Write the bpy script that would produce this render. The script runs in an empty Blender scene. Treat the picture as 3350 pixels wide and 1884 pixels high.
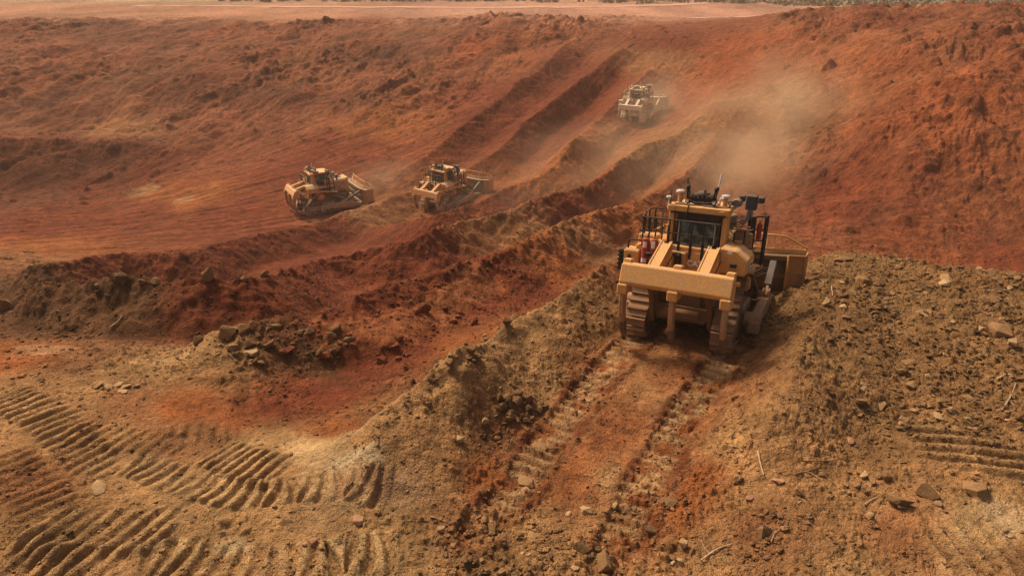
import bpy, bmesh, math, random
import numpy as np
from mathutils import Vector, Matrix, Quaternion

Q = 1.0                                       # mesh density factor
rng = random.Random(11)
sc = bpy.context.scene
COL = sc.collection
rad = math.radians

# ------------------------------------------------------------------ camera
CAM_H, PITCH, FPX, CU, CV = 10.5, rad(25.0), 2233.3, 1675.0, 942.0
cd = bpy.data.cameras.new('camera'); cd.lens = 24.0; cd.sensor_width = 36.0
cd.clip_start = 0.2; cd.clip_end = 6000
cam = bpy.data.objects.new('camera', cd); COL.objects.link(cam)
cam.location = (0, 0, CAM_H); cam.rotation_euler = (math.pi / 2 - PITCH, 0, 0)
sc.camera = cam
FWD = np.array([0, math.cos(PITCH), -math.sin(PITCH)]); UPV = np.array([0, math.sin(PITCH), math.cos(PITCH)])
RGT = np.array([1.0, 0, 0]); CPOS = np.array([0, 0, CAM_H])

def ray(u, v):
    return FWD + RGT * ((u - CU) / FPX) + UPV * ((CV - v) / FPX)
def at_z(u, v, z):                              # where the sight line of a photo pixel meets height z
    d = ray(u, v); return CPOS + d * ((z - CAM_H) / d[2])
def project(p):
    q = np.asarray(p, float) - CPOS; D = q @ FWD
    return CU + FPX * (q @ RGT) / D, CV - FPX * (q @ UPV) / D, D

# ------------------------------------------------------------------ noise
def _h(ix, iy, seed):
    n = (ix.astype(np.int64) * 374761393 + iy.astype(np.int64) * 668265263 + seed * 1274126177) & 0xffffffff
    n = ((n ^ (n >> 13)) * 1274126177) & 0xffffffff
    n = n ^ (n >> 16)
    n = (n * 2246822519) & 0xffffffff
    return ((n ^ (n >> 15)) & 0xffffff).astype(np.float64) / float(0x1000000)
def gnoise(x, y, seed=0):                       # gradient noise, about -0.7 .. 0.7
    x = np.asarray(x, float); y = np.asarray(y, float)
    ix = np.floor(x); iy = np.floor(y); fx = x - ix; fy = y - iy
    ux = fx * fx * fx * (fx * (fx * 6 - 15) + 10); uy = fy * fy * fy * (fy * (fy * 6 - 15) + 10)
    def g(a, b):
        t = _h(ix + a, iy + b, seed) * (2 * math.pi)
        return np.cos(t) * (fx - a) + np.sin(t) * (fy - b)
    n0 = g(0, 0); n0 += (g(1, 0) - n0) * ux
    n1 = g(0, 1); n1 += (g(1, 1) - n1) * ux
    return n0 + (n1 - n0) * uy
def fbm(x, y, seed=0, octs=4, gain=0.5):
    a = 1.0; s = 0; f = 1.0
    for k in range(octs):
        s = s + a * gnoise(x * f + k * 17.3, y * f - k * 9.1, seed + k); a *= gain; f *= 2.03
    return s
def ridged(x, y, seed=0, octs=3):
    a = 1.0; s = 0; f = 1.0
    for k in range(octs):
        s = s + a * (1 - 2.2 * np.abs(gnoise(x * f + k * 7.7, y * f, seed + k))); a *= 0.5; f *= 2.1
    return s
def clods(x, y, size, seed, fill=0.6):          # lumps of earth: domes / chips in jittered cells -> height/size, id
    X = x / size; Y = y / size
    ix = np.floor(X); iy = np.floor(Y)
    best = np.zeros_like(X); bid = np.zeros_like(X)
    for a in (-1, 0, 1):
        for b in (-1, 0, 1):
            cx = ix + a; cy = iy + b
            r1 = _h(cx, cy, seed); r2 = _h(cx, cy, seed + 1); r3 = _h(cx, cy, seed + 2)
            dx = X - (cx + 0.15 + 0.7 * r1); dy = Y - (cy + 0.15 + 0.7 * r2)
            t = r3 * 6.2832; c = np.cos(t); s = np.sin(t)
            ex = (dx * c + dy * s); ey = (-dx * s + dy * c) * (1.0 + 0.9 * r1)
            rr = 0.16 + 0.42 * r2 * r2
            d = np.maximum(np.abs(ex), np.abs(ey)) * 0.55 + np.sqrt(ex * ex + ey * ey) * 0.5
            h = np.clip(1 - (d / rr) ** 2.2, 0, None) ** 0.6 * rr * (0.5 + 0.8 * r3)
            h = np.where(r3 * 0.5 + r1 * 0.5 < fill, h, 0) * (1 + 0.5 * (ex / rr) * (d < rr))
            m = h > best
            best = np.where(m, h, best); bid = np.where(m, r1 * 0.6 + r3 * 0.4, bid)
    return best, bid
def sstep(e0, e1, x):
    t = np.clip((x - e0) / (e1 - e0), 0, 1); return t * t * (3 - 2 * t)

# ------------------------------------------------------------------ the large shape of the pit: control heights
# (photo column, photo row, height) read off the photograph, and plain world points
PIX = [(0,1884,0),(780,1884,.1),(1675,1884,0),(2470,1884,0),(3350,1884,.3),
 (0,1560,0),(650,1560,0),(1170,1495,.1),(1560,1560,0),(2210,1560,0),(2860,1560,.5),(3350,1495,.6),
 (0,1300,-.2),(390,1274,-.3),(910,1300,-.9),(1300,1235,-1.1),(0,1131,-.6),(325,1118,-1.2),
 (1950,1300,-.05),
 (3350,1170,.7),(2860,1105,.5),(3350,900,.4),(2990,870,.2),(2760,822,-.7),
 (2990,840,-9.5),(2990,520,-5),(2990,260,0),(3056,80,4.2),(2535,585,-8.8),(2535,390,-5),(2535,195,-1),(2535,78,2.2),
 (3350,840,-9),(3350,520,-4.5),(3350,260,.5),(3350,110,3.6),(2750,700,-9.6),(2750,400,-4.6),(2750,90,2.8),
 (1390,708,-13.3),(1066,708,-13.3),(2080,403,-8.6),(2145,143,-.6),(2275,221,-3),(1690,520,-10.8),(1755,611,-11.0),
 (1300,806,-10.3),(650,936,-9.9),(0,1000,-8.0),(300,960,-9.2),(1625,936,-3.8),(1950,832,-5.5),(2145,728,-7.5),(2275,585,-8.6),(2340,390,-5.2),
 (1105,1040,-3.4),(390,1055,-6.3),(0,1075,-5.6),(0,780,-11.5),(0,870,-8.5),(520,728,-12.6),(0,700,-13.2),(650,572,-12.6),(0,600,-15.2),(330,560,-15),(600,520,-13.6),
 (0,520,-13),(0,455,-12.2),(650,470,-12),(910,430,-10),
 (0,260,-6),(0,70,.1),(650,260,-6),(650,70,.2),(1170,260,-5.6),(1170,75,-.3),(1300,455,-9.5),(1430,260,-5.4),
 (1690,85,.9),(1690,260,-5),(1885,169,-2),(1500,350,-7.5),(2000,80,.6),(2300,60,1.2),
 (300,160,-3.2),(900,160,-3.0),(1690,50,0),(780,38,0),(0,30,0),(2600,48,.2)]
WLD = [(5.0,18.1,.16),(6.04,20.1,-.18),(7.1,22.1,-.58),(8.0,23.9,-1.0),(11,28,-2.4),(3.6,18.9,.1),(6.6,17.6,.22),(15,35,-4.4),(20,44,-7),(25,53,-8.8),(20,30,-3.5),(24,38,-7.2),(30,45,-9.8),(38,50,-9.5),
 (0,2,0),(-8,2,0),(8,2,0),(-14,9,0),(14,9,.3),(-26,14,-.2),(24,14,.6),(30,24,.4),(-34,22,-1),(-50,40,-7),(-70,60,-12),(-100,100,-12),
 (55,40,-7),(75,75,-2),(-150,170,0),(-60,230,0),(0,230,0),(60,180,0),(120,150,0),(150,120,0),(160,240,0),(-220,300,0),(0,320,0),(220,320,0),
 (-600,700,0),(0,700,0),(600,700,0),(-2500,2600,0),(0,2600,0),(2500,2600,0)]
_c = np.array([at_z(*p) for p in PIX] + [list(p) for p in WLD])
def warp(x, y):
    yy = np.maximum(y, -6) + 9.0
    return x / yy * 1.6, np.log(yy) * 1.6
_wx, _wy = warp(_c[:, 0], _c[:, 1])
def _phi(r2): return 0.5 * r2 * np.log(r2 + 1e-12)
def _tps():
    n = len(_c); d2 = (_wx[:, None] - _wx) ** 2 + (_wy[:, None] - _wy) ** 2
    A = np.zeros((n + 3, n + 3)); A[:n, :n] = _phi(d2) + np.eye(n) * 0.004
    A[:n, n] = 1; A[:n, n + 1] = _wx; A[:n, n + 2] = _wy
    A[n, :n] = 1; A[n + 1, :n] = _wx; A[n + 2, :n] = _wy
    return np.linalg.solve(A, np.concatenate([_c[:, 2], np.zeros(3)]))
_W = _tps()
def base(x, y):
    x = np.asarray(x, float); y = np.asarray(y, float); sh = x.shape
    x = x.ravel(); y = y.ravel(); wx, wy = warp(x, y); out = np.empty_like(x); n = len(_c)
    for i in range(0, len(x), 40000):
        a = wx[i:i + 40000, None]; b = wy[i:i + 40000, None]
        out[i:i + 40000] = _phi((a - _wx) ** 2 + (b - _wy) ** 2) @ _W[:n] + _W[n] + _W[n + 1] * a[:, 0] + _W[n + 2] * b[:, 0]
    k = sstep(180, 280, np.hypot(x, y))
    return (out * (1 - k)).reshape(sh)
def hit(uv, fn, extra=0.0, tmin=6.0):                      # photo pixels -> first point where the sight line meets fn + extra
    uv = np.atleast_2d(np.asarray(uv, float)); ex = np.broadcast_to(np.asarray(extra, float), (len(uv),))
    D = np.array([ray(u, v) for u, v in uv]); ts = np.geomspace(tmin, 420, 520)
    P = CPOS + D[:, None, :] * ts[None, :, None]
    g = P[..., 2] - fn(P[..., 0], P[..., 1]) - ex[:, None]
    k = np.argmax(g < 0, axis=1); k = np.where((g < 0).any(1), k, len(ts) - 1); k = np.maximum(k, 1)
    i = np.arange(len(uv)); g0 = g[i, k - 1]; g1 = g[i, k]; f = np.clip(g0 / (g0 - g1 + 1e-9), 0, 1)
    t = ts[k - 1] + f * (ts[k] - ts[k - 1])
    return CPOS + D * t[:, None]

def smooth_line(P, n=10):                        # Catmull-Rom through the points
    P = np.asarray(P, float); Qp = np.vstack([2 * P[0] - P[1], P, 2 * P[-1] - P[-2]]); out = []
    for i in range(1, len(Qp) - 2):
        p0, p1, p2, p3 = Qp[i - 1], Qp[i], Qp[i + 1], Qp[i + 2]
        for t in np.linspace(0, 1, n, endpoint=False):
            out.append(.5 * ((2 * p1) + (p2 - p0) * t + (2 * p0 - 5 * p1 + 4 * p2 - p3) * t * t + (3 * p1 - p0 - 3 * p2 + p3) * t ** 3))
    out.append(P[-1]); return np.array(out)
def line_field(x, y, L, reach):                  # signed offset (left of the line > 0), arc length, fraction, mask
    m = np.where((x > L[:, 0].min() - reach) & (x < L[:, 0].max() + reach) & (y > L[:, 1].min() - reach) & (y < L[:, 1].max() + reach))[0]
    px = x[m]; py = y[m]; bd = np.full(len(m), 1e9); bs = np.zeros(len(m)); ba = np.zeros(len(m))
    acc = 0.0
    for i in range(len(L) - 1):
        ax, ay = L[i, :2]; dx, dy = L[i + 1, :2] - L[i, :2]; ll = math.hypot(dx, dy) + 1e-9
        t = ((px - ax) * dx + (py - ay) * dy) / ll ** 2; tc = np.clip(t, 0, 1)
        ex = px - ax - dx * tc; ey = py - ay - dy * tc; d = ex * ex + ey * ey; k = d < bd
        bd = np.where(k, d, bd); bs = np.where(k, np.sign(dx * ey - dy * ex), bs); ba = np.where(k, acc + tc * ll, ba)
        acc += ll
    d = np.sqrt(bd); k = d < reach
    return m[k], (d * np.where(bs == 0, 1, bs))[k], ba[k], acc

# ------------------------------------------------------------------ windrows between the push slots (crest lines as seen in the photo)
# name: crest pixels, crest height, half width left of the line / right of it (lines run away from the camera)
BERM = dict(
 c1=([(250,620),(600,607),(900,602),(1207,586),(1271,578),(1365,535),(1459,458),(1528,398),(1652,317),(1690,274),(1759,240),(1827,171),(1870,148)], [.0,.1,.3,.8,1.2,2.0,2.4,2.5,2.5,2.4,2.2,1.8,.8], 9.0, 4.2),
 c2=([(0,868),(128,864),(257,855),(364,834),(505,830),(605,830),(699,804),(834,770),(984,740),(1110,714),(1199,689),(1270,653),(1317,633),(1440,590),(1528,552),(1605,509),(1660,462),(1725,394),(1827,317),(1892,265),(1939,235),(2046,145)],
     [2.3,2.4,2.4,2.4,2.3,2.3,2.2,2.1,2.0,1.9,1.8,1.6,1.4,1.0,1.4,1.9,2.2,2.3,2.3,2.2,1.9,1.3], 5.5, 3.0),
 c3=([(1060,775),(1150,752),(1293,733),(1381,715),(1435,704),(1494,683),(1559,665),(1640,624),(1699,599),(1767,573),(1823,531),(1870,484),(1904,441),(1951,398),(2011,338),(2080,275),(2140,215)], [.2,.6,1.5,2.2,2.5,2.6,2.6,2.8,2.9,3.1,3.2,3.2,3.1,3.0,2.8,2.3,1.5], 5.0, 3.7),
 c4=([(0,975),(60,965),(160,945),(280,945),(350,925),(394,905),(480,915),(535,937),(685,915),(813,915),(1018,860),(1186,825),(1374,791),(1553,723),(1665,688),(1742,658),(1870,620),(1940,595),(1998,569),(2041,535),(2097,484),(2200,445),(2290,380),(2370,300)],
     [2.0,2.1,2.2,2.2,2.4,2.5,2.4,2.2,2.4,2.2,2.0,1.9,2.0,2.2,2.4,2.6,2.7,2.8,2.8,2.6,2.2,1.8,1.2,.5], 3.4, 2.8),
 c5=([(540,1140),(640,1105),(750,1075),(877,1052),(984,1026),(1100,1003),(1177,971),(1271,928),(1348,915),(1421,894),(1528,860),(1669,808),(1742,774),(1827,735),(1913,701),(1999,680),(2097,650),(2200,600),(2290,520),(2350,420),(2420,320)],
     [.3,.8,1.2,1.4,1.5,1.6,1.7,1.8,1.7,1.7,1.8,2.0,2.2,2.3,2.3,2.3,2.2,2.0,1.6,1.0,.4], 3.6, 3.0),
 c6=([(1010,1530),(1080,1470),(1150,1420),(1235,1372),(1330,1302),(1430,1235),(1540,1165),(1613,1115),(1656,1070),(1742,1020),(1827,975),(1891,928),(1960,885),(2033,847),(2110,800)], [.2,.4,.65,.95,1.2,1.35,1.45,1.45,1.4,1.4,1.4,1.4,1.4,1.3,1.0], 1.5, 2.2),
 c7=([(2460,1560),(2500,1400),(2560,1270),(2640,1130),(2700,960),(2716,850),(2735,800)], [.4,.75,.95,.9,.55,.2,.05], 1.5, 2.4),
 nose=([(1430,1240),(1500,1300),(1500,1370),(1490,1450)], [.2,.40,.35,.05], 1.2, 1.4),
 c0=([(-200,452),(0,455),(200,462),(400,470),(560,485),(680,500)], [4.2,4.2,4.0,3.4,2.0,.4], 12.0, 8.0),
 c8=([(-60,715),(0,700),(200,662),(400,612),(560,572),(700,532)], [.6,.9,1.0,1.0,.8,.3], 2.2, 7.0),
 fine_a=([(1480,800),(1640,745),(1800,690),(1950,640),(2060,590),(2150,520)], [.2,.7,.8,.8,.7,.3], 2.2, 1.8),
 fine_b=([(1560,690),(1700,640),(1830,575),(1950,500),(2050,420),(2140,340)], [.2,.6,.8,.8,.7,.3], 2.4, 2.0),
 fine_c=([(1180,900),(1330,868),(1450,835),(1560,800)], [.2,.5,.6,.3], 1.6, 1.4),
 heap=([(1195,588),(1235,612),(1262,645)], [.5,1.3,.6], 1.8, 2.2),
)
BL = {}
for k, (px, h, wl, wr) in BERM.items():
    P = hit(px, base, np.asarray(h), {'c4': 27.0, 'c2': 33.0}.get(k, 6.0)); BL[k] = (smooth_line(np.column_stack([P, h]), 8), wl, wr)
def H_large(x, y):
    z = base(x, y); sh = z.shape; z = z.ravel(); xx = np.asarray(x, float).ravel(); yy = np.asarray(y, float).ravel()
    wob = None
    for n_, (k, (L, wl, wr)) in enumerate(BL.items()):
        m, d, a, tot = line_field(xx, yy, L, max(wl, wr) * 1.25)
        if not len(m): continue
        arc = np.concatenate([[0], np.cumsum(np.hypot(*np.diff(L[:, :2], axis=0).T))])
        h = np.interp(a, arc, L[:, 3])
        w1 = gnoise(xx[m] * .45, yy[m] * .45, 70 + n_); w2 = gnoise(xx[m] * 1.3, yy[m] * 1.3, 90 + n_)
        fk = 1 - .6 * sstep(35, 70, yy[m])
        d = d + (w1 * .3 + w2 * .14) * fk
        w = np.where(d > 0, wl, wr) * (1 + .3 * w1 * fk)
        q = np.sqrt(d * d + .012) - .11
        prof = np.clip(1 - q / w, 0, None)
        prof = np.where(prof < .25, 2 * prof * prof, prof - .125) / .875
        endk = np.clip(np.minimum(a, tot - a) / 1.5, 0, 1)
        z[m] += h * prof * (1 + (.10 * w1 + .10 * w2 + .10 * gnoise(xx[m] * 3.1, yy[m] * 3.1, 110 + n_)) * fk) * (0.35 + .65 * endk)
    return z.reshape(sh)

# ------------------------------------------------------------------ soil zones: ground colours, with trench, ridge and slot sides given some shade
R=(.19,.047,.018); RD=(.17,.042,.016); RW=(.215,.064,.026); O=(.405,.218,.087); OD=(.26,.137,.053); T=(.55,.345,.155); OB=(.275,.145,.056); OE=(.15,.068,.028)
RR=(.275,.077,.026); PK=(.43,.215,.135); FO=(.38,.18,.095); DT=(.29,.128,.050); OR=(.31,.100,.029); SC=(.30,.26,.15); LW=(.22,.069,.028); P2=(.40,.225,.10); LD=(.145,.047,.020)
ZN = [(0,1884,O,.5),(400,1840,O,.4),(900,1850,O,.4),(1300,1850,O,.6),(1600,1870,OD,.9),(1900,1860,O,.9),(2300,1850,O,.7),(2800,1860,O,.6),(3300,1850,DT,.4),
 (100,1700,OD,.5),(450,1700,O,.3),(800,1700,O,.5),(1200,1720,O,.5),(1500,1700,DT,.8),(1750,1700,O,.8),(2000,1700,O,.6),(2150,1650,OR,.8),(2500,1720,DT,.8),(2900,1750,DT,.4),(3250,1720,T,.3),
 (100,1560,DT,.4),(500,1560,O,.2),(900,1570,O,.3),(1180,1560,T,.3),(1290,1585,P2,.3),(1390,1590,O,.4),(1600,1560,OR,.7),(1850,1560,OR,.4),(2050,1560,O,.6),(2250,1560,OR,.7),(2500,1600,O,.6),(2800,1600,O,.6),(3200,1550,O,.5),
 (80,1420,O,.3),(350,1440,O,.3),(620,1420,DT,.3),(850,1440,O,.2),(1000,1460,T,.2),(1120,1508,(.52,.35,.175),.1),(1180,1470,O,.3),(1250,1470,O,.5),(1450,1400,O,.5),(1620,1420,DT,.8),(1800,1420,OR,.7),(1950,1420,R,.3),(2150,1420,OR,.6),(2350,1450,O,.7),(2600,1400,O,.6),(2900,1420,OB,.8),(3250,1400,OD,.9),
 (50,1300,O,.4),(250,1290,O,.3),(420,1320,DT,.3),(600,1330,OR,.3),(520,1360,DT,.3),(760,1370,OR,.3),(900,1340,RD,.4),(1100,1300,R,.3),(1100,1400,OR,.3),(1250,1340,DT,.8),(1450,1260,O,.3),(1650,1250,OB,.5),(1800,1290,O,.8),(1960,1250,OR,.5),(2120,1240,O,.4),(2300,1230,OR,.5),(2500,1200,DT,.7),(2700,1180,OB,.7),(3000,1200,OB,1),(3300,1200,OB,1),
 (60,1160,OR,.3),(250,1170,DT,.4),(450,1220,O,.7),(600,1150,O,.6),(750,1150,O,.7),(900,1140,OE,.6),(1050,1150,OE,.6),(1000,1260,R,.5),(1200,1200,R,.3),(1350,1130,R,.3),(1500,1120,OR,.3),(1600,1120,O,.35),(1750,1060,O,.35),(1900,1010,OB,.6),
 (2750,1000,OD,.9),(2950,1000,OB,1),(3250,1000,OB,1),(2800,900,OB,.9),(3050,900,OB,1),(3300,920,OD,1),(2720,850,OB,.7),
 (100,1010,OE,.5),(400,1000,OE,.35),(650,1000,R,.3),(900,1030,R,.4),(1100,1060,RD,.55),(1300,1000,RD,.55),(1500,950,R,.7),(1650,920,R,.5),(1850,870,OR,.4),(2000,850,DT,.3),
 (50,930,OE,.6),(400,920,OE,.5),(700,920,RD,.4),(1000,900,R,.5),(1200,860,R,.4),(1400,830,R,.4),(1600,760,DT,.3),(1700,720,DT,.4),(1850,680,R,.3),(2050,700,OR,.3),  # dark points on the ridge faces mix darker soil with painted shade
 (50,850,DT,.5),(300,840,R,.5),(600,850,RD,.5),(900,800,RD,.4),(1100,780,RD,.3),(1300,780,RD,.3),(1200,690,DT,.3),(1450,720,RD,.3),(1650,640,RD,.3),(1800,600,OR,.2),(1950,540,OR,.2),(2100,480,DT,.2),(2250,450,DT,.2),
 (100,760,R,.3),(400,700,R,.3),(600,640,OR,.2),(800,700,R,.2),(150,800,OR,.1),(300,620,RD,.6),(50,600,LD,.7),(200,540,LD,.7),(400,520,LD,.6),(150,650,LD,.6),(450,560,RD,.6),(800,520,RW,.4),(950,560,R,.2),(1100,500,R,.4),  # dark points in the left trench put its shade into the colour
 (100,480,LW,.4),(400,430,DT,.3),(700,400,LW,.4),(1000,380,LW,.4),(1250,400,OR,.5),(1250,300,RW,.4),(1500,300,R,.5),(1650,430,RD,.3),(1600,200,RR,.5),(1850,250,RD,.4),(1800,330,RD,.3),(1900,380,RD,.3),(2000,300,R,.2),(2150,200,DT,.3),(2200,140,RD,.4),  # dark red points on the slot sides carry their shade as colour
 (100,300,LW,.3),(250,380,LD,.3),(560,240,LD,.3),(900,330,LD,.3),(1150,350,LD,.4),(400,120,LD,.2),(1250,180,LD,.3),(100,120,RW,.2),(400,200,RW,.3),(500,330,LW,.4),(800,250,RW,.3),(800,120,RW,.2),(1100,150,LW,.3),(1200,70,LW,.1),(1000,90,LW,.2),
 (2350,250,RR,.4),(2400,150,RR,.5),(2550,300,DT,.3),(2600,450,DT,.3),(2400,520,OR,.3),(2700,200,RR,.5),(2950,150,RR,.6),(3200,200,RR,.6),(2900,400,RR,.7),(3200,400,RR,.6),(2700,620,R,.7),(2900,700,R,.5),(3150,700,RR,.6),(3300,820,R,.4),(3000,820,RR,.4),(2600,720,R,.6),
 (3000,60,R,.4),(3200,90,R,.3),(2800,70,LW,.3),(2500,70,LW,.3)]
ZW = [(x, y, FO, .05) for x in (-140,-110,-80,-50) for y in (165,185)] + [(x, y, PK, .05) for x in (-20,0,20,45,70) for y in (170,190,205)] + \
     [(x, y, RW, .1) for x in (80,110,140) for y in (140,160,180)] + [(x, y, SC, .1) for x in (-600,-300,-150,0,150,300,600) for y in (330,600,1500)]
_zp = None
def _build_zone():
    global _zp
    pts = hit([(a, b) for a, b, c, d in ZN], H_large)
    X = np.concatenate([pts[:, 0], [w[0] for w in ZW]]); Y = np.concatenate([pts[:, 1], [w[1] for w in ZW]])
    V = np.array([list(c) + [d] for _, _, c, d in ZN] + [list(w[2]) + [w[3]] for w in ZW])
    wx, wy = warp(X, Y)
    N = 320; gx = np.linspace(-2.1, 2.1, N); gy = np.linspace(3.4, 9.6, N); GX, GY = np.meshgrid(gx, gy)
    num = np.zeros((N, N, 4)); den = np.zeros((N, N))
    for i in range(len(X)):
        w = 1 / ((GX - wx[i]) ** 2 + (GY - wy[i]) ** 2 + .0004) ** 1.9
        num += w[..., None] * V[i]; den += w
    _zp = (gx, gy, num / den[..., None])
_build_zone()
def zone(x, y):
    gx, gy, A = _zp; r = np.hypot(x, y)
    k = np.clip(r * .03, .25, 4)
    jx = fbm(x / k * .55, y / k * .55, 301, 4, .6) * k * .9; jy = fbm(x / k * .55, y / k * .55, 331, 4, .6) * k * .9
    wx, wy = warp(x + jx, y + jy)
    fx = np.clip((wx - gx[0]) / (gx[1] - gx[0]), 0, len(gx) - 1.001); fy = np.clip((wy - gy[0]) / (gy[1] - gy[0]), 0, len(gy) - 1.001)
    ix = fx.astype(int); iy = fy.astype(int); fx = (fx - ix)[:, None]; fy = (fy - iy)[:, None]
    return (A[iy, ix] * (1 - fx) + A[iy, ix + 1] * fx) * (1 - fy) + (A[iy + 1, ix] * (1 - fx) + A[iy + 1, ix + 1] * fx) * fy

# ------------------------------------------------------------------ crawler prints: path pixels, half width, pitch, depth, ridge direction (pixel vector or None), colour, strength
BAND = [
 dict(p=[(400,1515),(467,1522),(515,1542),(560,1560),(613,1569),(650,1587),(693,1596),(733,1609),(773,1618),(836,1618),(880,1613),(924,1609),(978,1596),(1036,1596),(1092,1591),(1130,1582),(1167,1582),(1211,1596),(1290,1610)], hw=.46, pitch=.335, amp=.125, dirv=None, col=T, cs=.7),
 dict(p=[(420,1850),(467,1840),(511,1831),(569,1831),(622,1840),(667,1844),(711,1853),(764,1862),(822,1858),(867,1862),(933,1849),(991,1840),(1067,1835),(1127,1813),(1207,1813),(1260,1804),(1313,1791)], hw=.50, pitch=.37, amp=.125, dirv=None, col=T, cs=.6),
 dict(p=[(130,1700),(200,1745),(270,1750),(340,1730),(410,1745),(470,1745),(540,1715),(600,1700)], hw=.62, pitch=.36, amp=.11, dirv=(.74,-.60), col=T, cs=.4),
 dict(p=[(180,1390),(230,1430),(265,1470),(310,1500),(355,1510),(400,1500)], hw=.55, pitch=.34, amp=.10, dirv=(.87,-.45), col=T, cs=.4),
 dict(p=[(0,1290),(60,1320),(110,1345),(160,1370),(220,1390)], hw=.62, pitch=.33, amp=.11, dirv=(.92,-.38), col=T, cs=.35),
 dict(p=[(700,1470),(760,1500),(800,1515),(840,1525),(890,1540),(940,1545)], hw=.62, pitch=.30, amp=.11, dirv=(.85,-.6), col=T, cs=.45),
 dict(p=[(3180,1420),(3190,1470),(3230,1520),(3250,1570)], hw=1.3, pitch=.33, amp=.13, dirv=(1,.12), col=T, cs=.35),
 dict(p=[(3040,1830),(3140,1840),(3240,1830),(3350,1800)], hw=.7, pitch=.36, amp=.12, dirv=(.62,.78), col=T, cs=.4),
 dict(p=[(0,1480),(60,1560),(130,1620),(160,1690)], hw=.6, pitch=.36, amp=.09, dirv=(.9,-.42), col=DT, cs=.3),
 dict(p=[(500,1425),(600,1415),(700,1415),(780,1400)], hw=.5, pitch=.33, amp=.08, dirv=(.15,-1), col=O, cs=.3),
]
# wheel-like ruts of the near slot and along the other slot floors
BAND += [
 dict(p=[(0,1815),(70,1800),(140,1778),(205,1748)], hw=.62, pitch=.36, amp=.10, dirv=(.80,-.55), col=T, cs=.35),
 dict(p=[(60,1884),(180,1850),(300,1862),(420,1850)], hw=.55, pitch=.36, amp=.10, dirv=(.74,-.62), col=T, cs=.35),
 dict(p=[(230,1395),(330,1420),(430,1440),(540,1450),(640,1440)], hw=.5, pitch=.33, amp=.07, dirv=(.80,-.50), col=O, cs=.3),
]
RUT = [
 dict(p=[(1560,1740),(1589,1703),(1641,1642),(1711,1564),(1772,1468),(1860,1363),(1921,1275),(1982,1206),(2052,1136),(2100,1095)], hw=.44, amp=.11, col=OR, cs=.95, clod=.7),
 dict(p=[(1990,1850),(2026,1773),(2069,1669),(2104,1590),(2157,1503),(2200,1415),(2262,1319),(2314,1249),(2366,1171),(2400,1125)], hw=.44, amp=.11, col=OR, cs=.95, clod=.7),
]
for d in BAND + RUT:
    P = hit(d['p'], H_large); d['L'] = smooth_line(np.column_stack([P[:, 0], P[:, 1], P[:, 2], P[:, 2]]), 8)
    if d.get('dirv'):
        c = d['p'][len(d['p']) // 2]; q = hit([c, (c[0] + 30 * d['dirv'][0], c[1] + 30 * d['dirv'][1])], H_large)
        t = q[1, :2] - q[0, :2]; t /= np.hypot(*t); d['n'] = np.array([t[1], -t[0]])
LANE = hit([(2250,1120),(2170,1190),(2105,1280),(2035,1385),(1965,1490),(1895,1590),(1840,1690),(1800,1780)], H_large); LANE = smooth_line(np.column_stack([LANE, LANE[:, 2]]), 6)
PATCH = []
for p_, hw_, c_ in (([(1060,1526),(1130,1513),(1200,1499),(1275,1470)], .24, (.66,.50,.28)), ([(1100,1550),(1190,1575),(1300,1598),(1420,1590)], .42, (.44,.25,.125)),
        ([(3200,1715),(3280,1700),(3350,1672)], .45, (.54,.37,.19)), ([(20,1140),(120,1135),(230,1150)], .7, (.46,.24,.11)), ([(480,1205),(560,1180),(640,1150)], .30, (.46,.29,.13)),
        ([(690,1780),(780,1795),(850,1790)], .25, (.60,.42,.22)), ([(1950,1600),(2010,1570),(2060,1550)], .45, (.46,.30,.13)), ([(1000,1110),(1300,1060),(1500,960),(1620,905)], .8, (.34,.115,.042)), ([(420,640),(520,600)], 1.6, (.34,.17,.07)), ([(560,660),(640,645)], 1.2, (.38,.20,.085))):
    q_ = hit(p_, H_large); PATCH.append((smooth_line(np.column_stack([q_, q_[:, 2]]), 6), hw_, c_))
SD = np.array([math.sin(rad(30)), math.cos(rad(30))]); TD = np.array([math.cos(rad(30)), -math.sin(rad(30))])

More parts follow.
